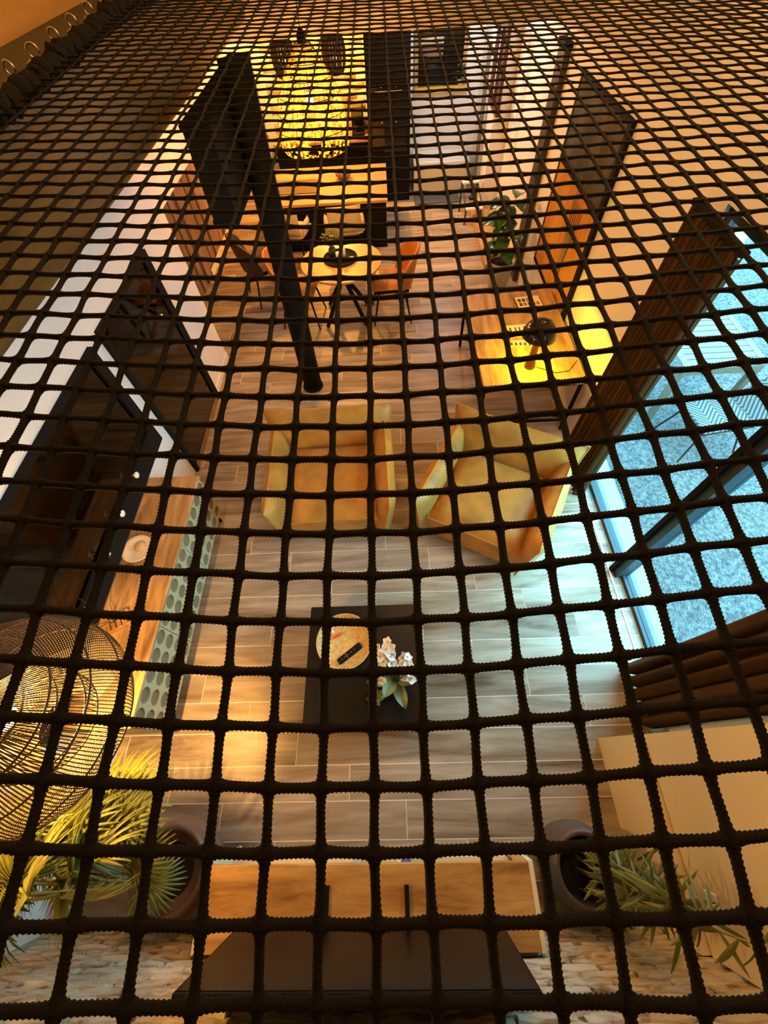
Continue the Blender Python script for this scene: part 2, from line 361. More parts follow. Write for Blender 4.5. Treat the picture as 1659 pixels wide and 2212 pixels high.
def make_cord(name, segs, parent):
    Vs = []; Qs = []; n = 0
    for V, q in segs: Vs.append(V); Qs.append(q + n); n += len(V)
    V = np.concatenate(Vs); Q = np.concatenate(Qs)
    V = V - np.array([0, 0, 3.1])
    me = bpy.data.meshes.new(name); me.vertices.add(len(V)); me.vertices.foreach_set('co', V.ravel().astype(np.float32))
    me.loops.add(Q.size); me.loops.foreach_set('vertex_index', Q.ravel().astype(np.int32)); me.polygons.add(len(Q))
    me.polygons.foreach_set('loop_start', np.arange(0, Q.size, 4, dtype=np.int32)); me.update(calc_edges=True); me.shade_smooth()
    me.materials.append(M['rope']); return place(name, me, parent)
def cordseg(kind, k, s0, s1, fine):
    per = 40 if fine else 6
    s = np.linspace(s0, s1, int((s1 - s0) * per) + 1)
    kk = np.full_like(s, k)
    P = netpt(kk, s) if kind == 'c' else netpt(s, kk)
    return cord(P, s, fine, None, 9 if fine else 6)
for i in range(I0, I1 + 1):
    segs = []
    if -8 <= i <= 21:
        segs = [cordseg('c', i, J0, -6, False), cordseg('c', i, -6, 10, True), cordseg('c', i, 10, J1, False)]
    else: segs = [cordseg('c', i, J0, J1, False)]
    make_cord('net_cord', segs, net)
for j in range(J0, J1 + 1):
    if -6 <= j <= 10: segs = [cordseg('r', j, I0, -8, False), cordseg('r', j, -8, 21, True), cordseg('r', j, 21, I1, False)]
    else: segs = [cordseg('r', j, I0, I1, False)]
    make_cord('net_cord', segs, net)
# lumpy lashing along the left border, with the hooks that hold it
s_ = np.linspace(J0, J1, 700)
Pb = netpt(np.full_like(s_, I0 - .25), s_)
bord = MB().tube([(p[0] + .012 * math.sin(k * .9), p[1], p[2] - 3.1 + .012 * math.cos(k * 1.1)) for k, p in enumerate(Pb)], [.030 + .010 * math.sin(k * .8) + .006 * math.sin(k * 2.1) for k in range(len(Pb))], 8).build('border_lashing', M['rope'], net, True)
hk = MB(); hk.tube([(.022 * math.cos(a), 0, .022 * math.sin(a)) for a in [PI * 2 * k / 12 for k in range(11)]], .0045, 6); hk.tube([(.0, 0, -.02), (-.03, 0, -.05)], .005, 6)
hm = hk.mesh('hook', M['steel'], True)
for j in range(-12, 90, 3):
    p = netpt(np.array(float(I0) - .75), np.array(float(j)))
    place('hook', hm, net, (p[0] + .01, p[1], p[2] - 3.1 + .05), (0, .4, rng.normal(0, .3)))
# ================================================================== COLUMN, BEAM, LEFT WALL
t = thing('round_column', 'black round steel column standing on the floor before the dining table', 'column', (-1.0, 4.13, 0))
MB().lathe([(.112, .02), (.112, 2.88)], 28).build('shaft', M['black'], t, True)
MB().lathe([(.128, 0), (.128, .02), (.115, .03)], 28).build('base_collar', M['black'], t)
t = thing('box_beam', 'deep black box beam resting against the top of the round column', 'beam', (-1.19, 4.3, 2.17))
MB().box(-.09, .09, -.83, .87, 0, .55).build('web', M['blackm'], t)
MB().box(-.10, .095, -.84, .88, .53, .56).build('top_flange', M['black'], t)
MB().box(-.10, .095, -.84, .88, -.01, .02).build('bottom_flange', M['black'], t)
t = thing('glass_door', 'tall dark smoked glass door in a black frame between column and mirror', 'door', (WL, 3.43, 0))
y0, y1 = -.62, .61
box('frame_stile', 0, .035, y0, y0 + .05, 0, 1.77, M['blackm'], t); box('frame_stile', 0, .035, y1 - .11, y1, 0, 1.77, M['blackm'], t)
box('frame_rail', 0, .035, y0 + .05, y1 - .11, 1.72, 1.77, M['blackm'], t); box('frame_rail', 0, .035, y0 + .05, y1 - .11, 0, .06, M['plank'], t)
box('glass_pane', .004, .018, y0 + .05, y1 - .11, .06, 1.72, M['smoke'], t)
h = MB(); h.lathe([(.012, 0), (.012, .03), (.026, .035), (.030, .05), (.022, .062), (.003, .066)], 16); h.build('glint_knob', M['steel'], t, True, (.034, y1 - .40, 1.35)).rotation_euler = (0, PI / 2, 0)  # steel knob shape standing in for a bright reflection on the glass
t = thing('wall_mirror', 'wide smoked mirror in a black frame hanging above the sideboard', 'mirror', (WL, 1.45, .745))
y0, y1, zt = -1.35, 1.20, 1.015
box('frame_rail', 0, .04, y0, y1, zt - .04, zt, M['blackm'], t); box('frame_rail', 0, .045, y0, y1, 0, .195, M['blackm'], t)
box('frame_stile', 0, .04, y0, y0 + .06, .195, zt - .04, M['blackm'], t); box('frame_stile', 0, .04, y1 - .10, y1, .195, zt - .04, M['blackm'], t)
box('mirror_pane', .004, .016, y0 + .06, y1 - .10, .195, zt - .04, M['smoke'], t)
for yy in (.62, .24, -.11, -.54): MB().lathe([(.010, 0), (.010, .02), (.026, .026), (.028, .038), (.018, .046), (.002, .048)], 16).build('glint_knob', M['white'], t, True, (.044, yy, .19)).rotation_euler = (0, PI / 2, 0)  # white knob shapes standing in for bulb reflections along the frame
# recess cladding: single planks standing against the wall
pc = thing('plank_cladding', 'brown upright wooden planks lining the recess beside the dining area', 'cladding', (-2.947, 4.8, 0))
y = .03; k = 0
while y < 4.9:
    wdt = (.13, .16, .11, .19, .145)[k % 5]; dep = (.03, .045, .025, .06, .035)[k % 5]
    MB().box(0, dep, 0, wdt - .012, .0, 1.77).build('plank', M['plank'], pc, loc=(0, y, 0)); y += wdt; k += 1
bbd = struct(box('baseboard_recess', -2.95 + .062, -2.95 + .08, 6.9, WB, 0, .09, M['wall']))
bbl = struct(box('baseboard_left', WL, WL + .014, 4.05, 4.8, 0, .08, M['wall']))
# ================================================================== SIDEBOARD
SX0, SX1, SY0, SY1, SZ = -2.235, -1.79, .19, 2.21, .70
t = thing('sideboard', 'long oak topped sideboard with sage doors of round cut-outs under the mirror', 'sideboard', (-2.0, 1.2, 0))
def L(x0, x1, y0, y1, z0, z1): return (x0 + 2.0, x1 + 2.0, y0 - 1.2, y1 - 1.2, z0, z1)
MB().bbox(*L(SX0, SX1 + .012, SY0 - .008, SY1 + .008, SZ - .03, SZ), .004).build('top', M['oak'], t)
MB().box(*L(SX0, SX1 - .03, SY0, SY1, .13, SZ - .03)).build('body', M['sage'], t)
for (yy, xx) in ((SY0 + .06, SX1 - .06), (SY1 - .06, SX1 - .06), (SY0 + .06, SX0 + .06), (SY1 - .06, SX0 + .06)):
    MB().tube([(xx + 2.0, yy - 1.2, .13), (xx + 2.02 * 1 + .0, yy - 1.2 - .01, 0)], [.02, .014], 10).build('leg', M['blackm'], t)
dw = (SY1 - SY0) / 3
for d in range(3):
    ya = SY0 + d * dw + .003; yb = ya + dw - .006; za, zb = .135, SZ - .033
    ny, nz = 5, 4; mb = MB(); xf = SX1 + 2.0; xb = SX1 - .016 + 2.0; cy = (yb - ya) / ny; cz = (zb - za) / nz; rad = .055
    for iy in range(ny):
        for iz in range(nz):
            c0 = ya + (iy + .5) * cy - 1.2; z0 = za + (iz + .5) * cz; seg = 24; vo = []; 
            outer = []; inner = []
            for k in range(seg):
                a = 2 * PI * k / seg + PI / 4; ca, sa = math.cos(a), math.sin(a); q = 1 / max(abs(ca), abs(sa))
                outer.append((c0 + ca * q * cy / 2, z0 + sa * q * cz / 2)); inner.append((c0 + ca * rad, z0 + sa * rad))
            vs = [(xf, p[0], p[1]) for p in outer] + [(xf, p[0], p[1]) for p in inner] + [(xb, p[0], p[1]) for p in inner]
            fs = []
            for k in range(seg):
                k2 = (k + 1) % seg; fs += [(k, k2, seg + k2, seg + k), (seg + k, seg + k2, 2 * seg + k2, 2 * seg + k)]
            mb.add(vs, fs)
    for (u0, u1) in (((ya - 1.2, za), (yb - 1.2, za)), ((yb - 1.2, za), (yb - 1.2, zb)), ((yb - 1.2, zb), (ya - 1.2, zb)), ((ya - 1.2, zb), (ya - 1.2, za))):
        mb.add([(xf, *u0), (xf, *u1), (xb, *u1), (xb, *u0)], [(0, 1, 2, 3)])
    dr = mb.build('door', M['sage'], t)
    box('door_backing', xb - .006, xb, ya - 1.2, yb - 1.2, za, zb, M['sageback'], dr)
t = thing('plate', 'round pale rose plate lying on the oak sideboard', 'plate', (-2.11, 1.48, SZ))
MB().lathe([(.06, 0), (.115, .018), (.125, .026), (.122, .030), (.10, .020), (.055, .012), (.001, .011)], 36).build('dish', M['porcelain'], t, True)
MB().ball((.015, .02, .028), .045, .04, .018).build('stone', M['sandcov'], t, True)
t = thing('wooden_planter', 'small slatted wooden box with dry grass stems on the sideboard', 'planter', (-2.07, .88, SZ), .5)
for k in range(4): MB().box(-.075 + k * .038, -.045 + k * .038, -.05, .05, 0, .055).build('slat', M['oakx'], t)
box('rim', -.085, .085, -.058, -.05, 0, .045, M['oak'], t); box('rim', -.085, .085, .05, .058, 0, .045, M['oak'], t)
for k in range(9):
    a = rng.uniform(0, 6.28); l = rng.uniform(.12, .26); tip = Vector((.6 * l * math.cos(a), .6 * l * math.sin(a), l))
    MB().tube([(0, 0, .04), tip * .5 + Vector((0, 0, .06)), tip + Vector((.04 * math.cos(a), .04 * math.sin(a), .03))], [.003, .002, .001], 5).build('grass_stem', M['ink'], t)
# ================================================================== ARMCHAIRS
def cushion(w, h, t, pinch=.10, n=15):
    """pillow panel: w along x, h along z, thickness t along y, corners drawn out to points"""
    mb = MB()
    for sgn in (1, -1):
        def fn(u, v, sgn=sgn):
            a = 2 * u - 1; b = 2 * v - 1
            x = a * w / 2 * (1 - pinch * (1 - b * b) * .5 * 1.0); z = b * h / 2 * (1 - pinch * (1 - a * a) * .5)
            th = t / 2 * (max(0, (1 - a ** 6)) ** .5) * (max(0, (1 - b ** 6)) ** .5)
            th *= 1 + .05 * math.sin(6 * a + 2 * b) * (1 - abs(a)) 
            return (x, sgn * th, z)
        n0 = len(mb.f); mb.grid(fn, n, n)
        if sgn == -1: mb.f[n0:] = [f[::-1] for f in mb.f[n0:]]
    return mb
def piping(w, h, pinch=.10, n=14):
    pts = []
    for (ax, s) in ((0, -1), (1, 1), (0, 1), (1, -1)):
        for k in range(n):
            q = -1 + 2 * k / n
            if ax == 0: a, b = (q, -1) if s == -1 else (-q, 1)
            else: a, b = (1, q) if s == 1 else (-1, -q)
            pts.append((a * w / 2 * (1 - pinch * (1 - b * b) * .5), 0, b * h / 2 * (1 - pinch * (1 - a * a) * .5)))
    return MB().tube(pts, .007, 6, True)
def armchair(loc, rz, label, Wd=1.24, Dp=1.10):
    t = thing('armchair', label, 'armchair', loc, rz, 'ochre velvet armchairs')
    def panel(nm, w, h, th, mtx, pinch=.1):
        mb = cushion(w, h, th, pinch); mb.v = [tuple(mtx @ Vector(p)) for p in mb.v]; o = mb.build(nm, M['velvet'], t, True)
        pm = piping(w, h, pinch); pm.v = [tuple(mtx @ Vector(p)) for p in pm.v]; pm.build('piping', M['velvetp'], o, True)
    bx = MB().bbox(-Wd / 2 + .10, Wd / 2 - .10, -Dp / 2 + .06, Dp / 2 - .1, .05, .33, .03).build('base', M['velvet'], t)
    panel('seat_cushion', Wd - .36, Dp - .22, .20, TR(0, -.08, .37) @ rotx(PI / 2 + .03), .04)
    panel('backrest', Wd + .02, .72, .19, TR(0, Dp / 2 - .10, .44) @ rotx(-.20), .09)
    for s in (-1, 1): panel('armrest', Dp - .02, .56, .17, TR(s * (Wd / 2 - .11), -.04, .37) @ roty(s * .13) @ rotz(PI / 2), .08)
    for sx in (-1, 1):
        for sy in (-1, 1): MB().tube([(sx * (Wd / 2 - .2), sy * (Dp / 2 - .2), .06), (sx * (Wd / 2 - .2), sy * (Dp / 2 - .2), 0)], [.022, .018], 8).build('leg', M['blackm'], t)
    return t
armchair((-.61, 2.40, 0), 0.03, 'ochre velvet armchair with pillow arms standing square to the coffee table')
armchair((.93, 2.13, 0), -.50, 'ochre velvet armchair turned at an angle next to the window curtain')
# ================================================================== COFFEE TABLE AND WHAT STANDS ON IT
CZ = .38
t = thing('coffee_table', 'square black coffee table in the middle of the floor', 'coffee table', (-.28, .625, 0))
MB().bbox(-.44, .44, -.435, .435, CZ - .035, CZ, .003).build('table_top', mat('black_lacquer', (.008, .007, .006), .38, spec=.22), t)
MB().box(-.38, .38, -.37, .37, .12, .14).build('lower_shelf', M['blackm'], t)
for sx in (-1, 1):
    for sy in (-1, 1): MB().box(sx * .40 - .025, sx * .40 + .025, sy * .39 - .025, sy * .39 + .025, 0, CZ - .035).build('leg', M['blackm'], t)
t = thing('woven_tray', 'round straw coloured woven tray on the black coffee table', 'tray', (-.435, .77, CZ))
MB().lathe([(.19, 0), (.205, .01), (.215, .035), (.207, .037), (.198, .014), (.001, .010)], 40).build('dish', M['tray'], t, True)
MB().tube([(.212 * math.cos(a), .212 * math.sin(a), .038) for a in [2 * PI * k / 40 for k in range(40)]], .006, 6, True).build('rim', M['sandcov'], t, True)
t = thing('remote_control', 'slim black remote control lying in the round tray', 'remote', (-.39, .68, CZ + .012), .65)
MB().bbox(-.105, .105, -.024, .024, 0, .02, .006).build('case', M['blackm'], t)
for k in range(5): MB().lathe([(.006, .02), (.005, .023)], 8, (-.07 + k * .028, 0, 0)).build('button', M['sand'], t)
for k in range(3): MB().box(-.03 + k * .01, -.027 + k * .01, -.0245, .0245, .0199, .0215).build('stripe', M['steel'], t) if k == 0 else None
t = thing('small_lighter', 'tiny orange red lighter in the round tray', 'lighter', (-.49, .82, CZ + .012), .5)
MB().bbox(-.035, .03, -.010, .010, 0, .014, .003).build('case', mat('orange_red', (.75, .09, .02), .4), t); MB().box(.03, .045, -.009, .009, .001, .013).build('cap', M['steel'], t)
t = thing('shell_handful', 'few pale shells lying together in the round tray', 'shells', (-.52, .87, CZ + .012))
for k in range(5): MB().ball((rng.normal(0, .022), rng.normal(0, .018), .008), .012, .009, .007, 8, 6).build('shell', M['porcelain'], t, True)
t = thing('potted_orchid', 'white flowering orchid in a dark pot on the coffee table', 'orchid', (-.05, .47, CZ))
MB().lathe([(.05, 0), (.065, .02), (.075, .11), (.079, .115), (.071, .112), (.062, .08), (.001, .078)], 24).build('pot', M['darkpot'], t, True)
MB().lathe([(.06, .079), (.03, .085), (.001, .087)], 14, close=False).build('bark', M['soil'], t)
lf = MB()
def orleaf(u, v): 
    wv = .045 * math.sin(PI * min(1, v * .97 + .03)) ** .7; return ((2 * u - 1) * wv, v * .19, .05 * math.sin(v * 2.4) - .02 * abs(2 * u - 1) * 0 + .02 * abs(2 * u - 1))
lm = MB().grid(orleaf, 5, 9).mesh('leaf', M['orchidleaf'], True)
for k, a in enumerate((.4, 1.7, 2.6, 3.5, 4.6, 5.6)): place('leaf', lm, t, (0, 0, .09), (.1 + .15 * (k % 3), 0, a), (1, 1 + .15 * (k % 2), 1))
fm = MB()
for k in range(5):
    a = 2 * PI * k / 5 + .3; ca, sa = math.cos(a), math.sin(a)
    def pet(u, v, ca=ca, sa=sa):
        rr = .004 + v * .032; w_ = (2 * u - 1) * .017 * math.sin(PI * (.12 + .84 * v)); return (rr * ca - w_ * sa, rr * sa + w_ * ca, .008 * v * v + .004 * abs(2 * u - 1))
    fm.grid(pet, 4, 6)
fme = fm.mesh('flower', M['petal'], True)
cen = MB().ball((0, 0, .006), .006, seg=6, rings=4).mesh('flower_centre', M['sandcov'], True)
for k, (dx, dy, hh, n_) in enumerate(((-.14, .20, .34, 6), (-.02, .22, .36, 6), (.10, .12, .28, 5), (.13, -.02, .20, 4), (-.15, -.02, .20, 3))):
    pts = [Vector((0, 0, .08)), Vector((dx * .15, dy * .15, hh * .6)), Vector((dx * .5, dy * .5, hh)), Vector((dx, dy, hh * .92))]
    cur = [((1 - q) ** 3) * pts[0] + 3 * (1 - q) ** 2 * q * pts[1] + 3 * (1 - q) * q * q * pts[2] + q ** 3 * pts[3] for q in [i / 10 for i in range(11)]]
    st = MB().tube(cur, .0028, 5).build('flower_stem', M['cane'], t)
    for f_ in range(n_):
        p = cur[10 - f_ * 1] if f_ < 3 else cur[10 - f_]; sc = rng.uniform(1.0, 1.3)
        fo = place('flower', fme, t, (p.x + rng.normal(0, .016), p.y + rng.normal(0, .016), p.z + .006), (rng.normal(0, .45), rng.normal(0, .45), rng.uniform(0, 6)), (sc, sc, sc)); place('flower_centre', cen, fo)
t = thing('small_succulent', 'little green cup plant beside the orchid near the table edge', 'plant', (-.19, .36, CZ))
MB().lathe([(.028, 0), (.036, .06), (.038, .062), (.033, .058), (.001, .05)], 18).build('pot', mat('olive_cup', (.16, .15, .05), .5), t, True)
for k in range(7): place('leaf', lm, t, (0, 0, .05), (.5, 0, k * .9), (.55, .5, .6))
# ================================================================== DESK
DZ = .73
t = thing('writing_desk', 'narrow oak desk with black metal legs along the right wall', 'desk', (1.47, 4.0, 0))
MB().bbox(-.53, .51, -.82, .83, DZ - .035, DZ, .004).build('desk_top', M['oak'], t)
for sy in (-.78, .79):
    for sx in (-.50, .48): MB().box(sx - .015, sx + .015, sy - .015, sy + .015, 0, DZ - .035).build('leg', M['black'], t)
    MB().box(-.485, .465, sy - .012, sy + .012, .14, .165).build('stretcher', M['black'], t)
MB().box(-.5, .5, -.79, -.775, DZ - .075, DZ - .035).build('apron', M['black'], t)
t = thing('mushroom_lamp', 'dark mushroom table lamp glowing yellow on the desk', 'lamp', (1.45, 3.44, DZ))
MB().lathe([(.055, 0), (.055, .012), (.05, .06), (.036, .10), (.032, .30), (.03, .36)], 24).build('foot', M['copper'], t, True)
sh = [(.165, .36), (.168, .375), (.16, .41), (.14, .45), (.105, .485), (.06, .505), (.001, .512)]
MB().lathe(sh + [(.001, .505), (.06, .498), (.10, .478), (.134, .445), (.154, .408), (.160, .375)], 36, close=False).build('shade', mat('dark_brown_enamel', (.022, .010, .007), .16), t, True)
MB().ball((0, 0, .39), .03).build('bulb', emit('lamp_bulb', (1, .75, .15), 12), t, True)
MB().tube([(.05, -.02, .01), (.14, -.06, .005), (.25, -.12, .004), (.38, -.1, .004), (.5, .05, .004)], .003, 5).build('cable', M['blackm'], t)
lamp('desk_light', (0, 0, .335), 125, (1, .70, .03), .045, t)
t = thing('photo_book', 'open picture book at the far end of the desk', 'book', (1.66, 4.55, DZ), .08)
MB().bbox(-.15, .15, -.11, .11, 0, .012, .002).build('cover', M['ink'], t); MB().box(-.14, .14, -.10, .10, .012, .018).build('page', M['paper'], t)
for k in range(9): MB().box(-.12 + .05 * (k % 5), -.085 + .05 * (k % 5), -.08 + .08 * (k // 5), -.02 + .08 * (k // 5), .018, .019).build('print', (M['ink'], M['leather'], M['redwood'])[k % 3], t)
t = thing('letter_board', 'cream board with dark letters on the desk behind the lamp', 'board', (1.47, 4.03, DZ), .05)
MB().bbox(-.17, .16, -.10, .10, 0, .012, .002).build('panel', M['paper'], t)
mI = MB(); mI.box(-.12, -.10, -.06, .05, .012, .0135); mI.box(-.06, -.045, -.05, .05, .012, .0135); mI.box(-.06, -.0, -.05, -.036, .012, .0135); mI.box(-.015, -.0, -.05, .05, .012, .0135); mI.box(.04, .12, -.02, 0, .012, .0135); mI.box(.04, .055, -.06, .06, .012, .0135)
mI.build('lettering', M['ink'], t)
t = thing('card_stack', 'small pile of printed cards on the desk near the lamp foot', 'cards', (1.41, 3.80, DZ), -.06)
for k in range(3): MB().box(-.15 + .1 * k, -.06 + .1 * k, -.045 + .012 * k, .045 + .012 * k, 0, .004 + .002 * k).build('card', M['paper'], t)
for k in range(6): MB().box(-.14 + .048 * k, -.115 + .048 * k, -.03, .02, .0085, .0095).build('print', M['ink'], t)
# framed glazed picture on the right wall
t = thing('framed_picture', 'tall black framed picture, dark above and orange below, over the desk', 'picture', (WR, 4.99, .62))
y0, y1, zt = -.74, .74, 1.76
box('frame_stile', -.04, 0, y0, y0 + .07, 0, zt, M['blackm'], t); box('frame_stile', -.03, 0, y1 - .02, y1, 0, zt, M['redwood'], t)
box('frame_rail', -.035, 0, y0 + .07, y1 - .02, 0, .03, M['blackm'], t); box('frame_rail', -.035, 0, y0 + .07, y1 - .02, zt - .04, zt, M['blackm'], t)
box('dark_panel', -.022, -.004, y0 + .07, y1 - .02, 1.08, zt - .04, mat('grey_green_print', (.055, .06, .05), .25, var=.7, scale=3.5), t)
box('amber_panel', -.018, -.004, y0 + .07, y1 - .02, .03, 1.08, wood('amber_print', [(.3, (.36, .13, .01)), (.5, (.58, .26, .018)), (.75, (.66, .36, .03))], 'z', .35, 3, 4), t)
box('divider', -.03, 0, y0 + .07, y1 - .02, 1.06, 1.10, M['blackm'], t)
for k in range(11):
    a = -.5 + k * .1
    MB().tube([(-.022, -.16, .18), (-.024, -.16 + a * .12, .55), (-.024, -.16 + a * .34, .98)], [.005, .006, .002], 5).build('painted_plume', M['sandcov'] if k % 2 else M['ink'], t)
# dark red hanging frame and black post on the right wall
t = thing('hanging_frame', 'narrow dark red wooden frame hanging high on the right wall', 'frame', (1.78, 8.55, 1.40))
for (a, b_, c, d) in ((-.30, -.24, 0, .90), (.26, .32, 0, .90), (-.24, .26, .84, .90), (-.24, .26, 0, .06), (-.02, .02, .06, .84)): MB().box(-.05, 0, a * 1.2, b_ * 1.2, c, d).build('frame_bar', M['redwood'], t)
t = thing('wall_post', 'dark flat upright post fixed to the right wall behind the plant', 'post', (WR, 6.42, 0))
MB().bbox(-.07, 0, -.13, .13, 0, 2.42, .01).build('upright', mat('dark_brown_leather', (.03, .02, .013), .5), t); MB().box(-.085, 0, -.15, .15, 2.40, 2.46).build('cap', M['black'], t)
for zz in (.5, 1.3, 2.1): MB().box(-.075, -.06, -.10, .10, zz, zz + .012).build('seam', M['black'], t)
t = thing('thin_upright', 'thin grey green upright rail near the far corner', 'rail', (1.70, 9.15, 0))
MB().box(-.03, .03, -.03, .03, 0, 2.0).build('rail', mat('grey_green_paint', (.16, .15, .09), .6), t); MB().box(-.05, .05, -.05, .05, 0, .02).build('foot', M['black'], t)
struct(box('trim_2', 1.57, WR, 6.6, 8.55, 0, .11, M['oak']), 'low wooden plinth along the right wall')
# potted plant by the post
t = thing('potted_plant', 'leafy green plant in a tapered grey pot on the floor beyond the desk', 'plant', (1.68, 6.12, 0))
MB().lathe([(.12, 0), (.135, .02), (.19, .40), (.195, .42), (.18, .42), (.17, .37), (.001, .36)], 28).build('pot', M['greypot'], t, True)
MB().lathe([(.165, .37), (.001, .378)], 20, close=False).build('soil', M['soil'], t)
def bl(u, v):
    w_ = .13 * math.sin(PI * (v * .96 + .02)) ** .6 * (1 - .15 * v); return ((2 * u - 1) * w_, v * .30, .045 * math.sin(v * PI) - .05 * v * v + .03 * (2 * u - 1) ** 2)
blm = MB().grid(bl, 7, 10).mesh('leaf', M['bigleaf'], True)
for k in range(26):
    a = k * 2.4; hgt = .50 + .032 * k * (.7 + .3 * rng.random()); d = .03 + .07 * rng.random()
    p = Vector((d * math.cos(a), d * math.sin(a), hgt))
    if math.cos(a) > .5: a += PI
    MB().tube([(0, 0, .36), (p.x * .4, p.y * .4, hgt * .7), p], [.007, .005, .004], 5).build('stem', M['cane'], t)
    sc = rng.uniform(.68, .88); place('leaf', blm, t, p, (rng.uniform(-.4, .4), 0, a - PI / 2), (sc, sc, sc))
# ================================================================== CURTAINS
def curtain(name, label, x, ya, yb, ztop, pleats, amp, tilt=0, zb=.015):
    t = thing(name, label, 'curtain', (x, (ya + yb) / 2, 0)); d = yb - ya
    def fn(u, v):
        ph = u * pleats * 2 * PI; am = amp * (.65 + .35 * (1 - v)); return (am * math.sin(ph) + .25 * am * math.sin(2.3 * ph + 3 * v), (u - .5) * d * (1 - .04 * math.sin(3 * v)) + .3 * am * math.cos(ph), zb + v * (ztop - zb))
    mb = MB(); mb.grid(fn, pleats * 16 + 1, 14); n = len(mb.v)
    mb.grid(lambda u, v: (fn(u, v)[0] + .004, fn(u, v)[1], fn(u, v)[2]), pleats * 16 + 1, 14); mb.build('fabric', M['curtain'], t, True)
    MB().box(-.02, .02, -d / 2 - .03, d / 2 + .03, ztop, ztop + .03).build('track', M['black'], t)
    for k in range(pleats + 1): MB().box(-.006, .006, -.006 + (k / pleats - .5) * d, .006 + (k / pleats - .5) * d, ztop - .02, ztop).build('glider', M['steel'], t)
    return t
curtain('pleated_curtain', 'gathered brown curtain hanging beyond the window next to the desk', 1.90, 2.26, 2.84, 2.38, 10, .045)
curtain('pleated_curtain', 'gathered brown curtain hanging at the near end of the window', 1.87, .12, .60, 2.38, 5, .06)
# ================================================================== DINING AREA
t = thing('dining_table', 'round honey oak dining table on black spider legs', 'table', (-.59, 5.62, 0))
MB().lathe([(.50, .745), (.535, .752), (.54, .765), (.535, .778), (.001, .78)], 56).build('table_top', M['honey'], t)
MB().lathe([(.48, .735), (.50, .745), (.001, .746)], 48).build('underframe', M['blackm'], t)
for k in range(4):
    a = PI / 4 + k * PI / 2; ca, sa = math.cos(a), math.sin(a)
    MB().tube([(-.10 * ca, -.10 * sa, .735), (.06 * ca, .06 * sa, .5), (.40 * ca, .40 * sa, .015)], [.034, .032, .026], 8).build('leg', M['blackm'], t)
t = thing('serving_tray', 'round black tray in the centre of the dining table', 'tray', (-.60, 5.66, .78))
MB().lathe([(.21, 0), (.225, .02), (.218, .022), (.205, .008), (.001, .007)], 36).build('dish', M['blackm'], t, True)
MB().tube([(.221 * math.cos(a), .221 * math.sin(a), .022) for a in [2 * PI * k / 36 for k in range(36)]], .006, 6, True).build('rim', M['blackm'], t, True)
t = thing('vase', 'small dark vase with dry yellow green sprigs on the tray', 'vase', (-.70, 5.72, .788))
MB().lathe([(.04, 0), (.055, .03), (.05, .09), (.028, .12), (.034, .135), (.026, .13), (.001, .12)], 20).build('body', M['darkpot'], t, True)
for k in range(16):
    a = k * 2.4; l = rng.uniform(.05, .13); tip = (l * math.cos(a), l * math.sin(a), .2 + .12 * rng.random())
    sp = MB().tube([(0, 0, .12), (tip[0] * .4, tip[1] * .4, .19), tip], [.003, .002, .0015], 4).build('sprig', M['cane'], t)
    q = MB()
    for j in range(6): q.ball((tip[0] + rng.normal(0, .018), tip[1] + rng.normal(0, .018), tip[2] - .02 + rng.normal(0, .02)), .010, .010, .007, 6, 4)
    q.build('foliage', M['bamboo'], sp, True)
t = thing('candle', 'short cream candle beside the vase on the tray', 'candle', (-.62, 5.60, .788))
MB().lathe([(.032, 0), (.032, .10), (.026, .104), (.001, .10)], 18).build('wax', M['porcelain'], t, True); MB().tube([(0, 0, .10), (.002, 0, .115)], .002, 5).build('wick', M['ink'], t)
t = thing('candle', 'taller white candle at the middle of the dining tray', 'candle', (-.555, 5.70, .788))
MB().lathe([(.03, 0), (.03, .14), (.024, .144), (.001, .14)], 18).build('wax', M['white'], t, True); MB().tube([(0, 0, .14), (.002, 0, .155)], .002, 5).build('wick', M['ink'], t)
t = thing('matchbox', 'yellow matchbox on the right of the dining tray', 'matchbox', (-.47, 5.60, .788), .5)
MB().bbox(-.05, .05, -.035, .035, 0, .022, .002).build('sleeve', mat('yellow_card', (.75, .55, .06), .6), t); MB().box(.05, .06, -.03, .03, .003, .019).build('drawer', M['paper'], t)
def dchair(loc, rz, label, m, legm=None):
    """shell chair with a wrapped back, seat facing -y"""
    t = thing('dining_chair', label, 'chair', loc, rz); t.scale = (1.15, 1.15, 1.08)
    mb = cushion(.46, .46, .09, .04, 11); X = TR(0, 0, .46) @ rotx(PI / 2); mb.v = [tuple(X @ Vector(p)) for p in mb.v]; mb.build('seat', m, t, True)
    def sh_(u, v, o=0):
        a = (u - .5) * 2.5; rr = .25 + .03 * v + o; e = math.cos((u - .5) * PI) ** .5 if 0 < u < 1 else 0
        return (rr * math.sin(a), rr * math.cos(a) - .02 + .05 * v, .44 + v * (.16 + .26 * e))
    mb = MB(); mb.grid(lambda u, v: sh_(u, v), 17, 7); n = len(mb.f); mb.grid(lambda u, v: sh_(u, v, .03), 17, 7)
    mb.tube([tuple((Vector(sh_(k / 16, 1)) + Vector(sh_(k / 16, 1, .03))) / 2) for k in range(17)], .016, 6); mb.build('backrest', m, t, True)
    mb = MB().box(-.2, .2, -.2, .2, .40, .425).build('seat_pan', M['blackm'], t)
    for sx in (-1, 1):
        for sy in (-1, 1): MB().tube([(sx * .15, sy * .15, .41), (sx * .23, sy * .23, 0)], [.013, .009], 7).build('leg', legm or M['black'], t)
    return t
dchair((.06, 5.62, 0), -PI / 2 + .05, 'cognac leather chair on the window side of the round table', M['leather'])
dchair((-1.22, 5.60, 0), PI / 2 - .1, 'cognac leather chair behind the column at the round table', M['leather'])
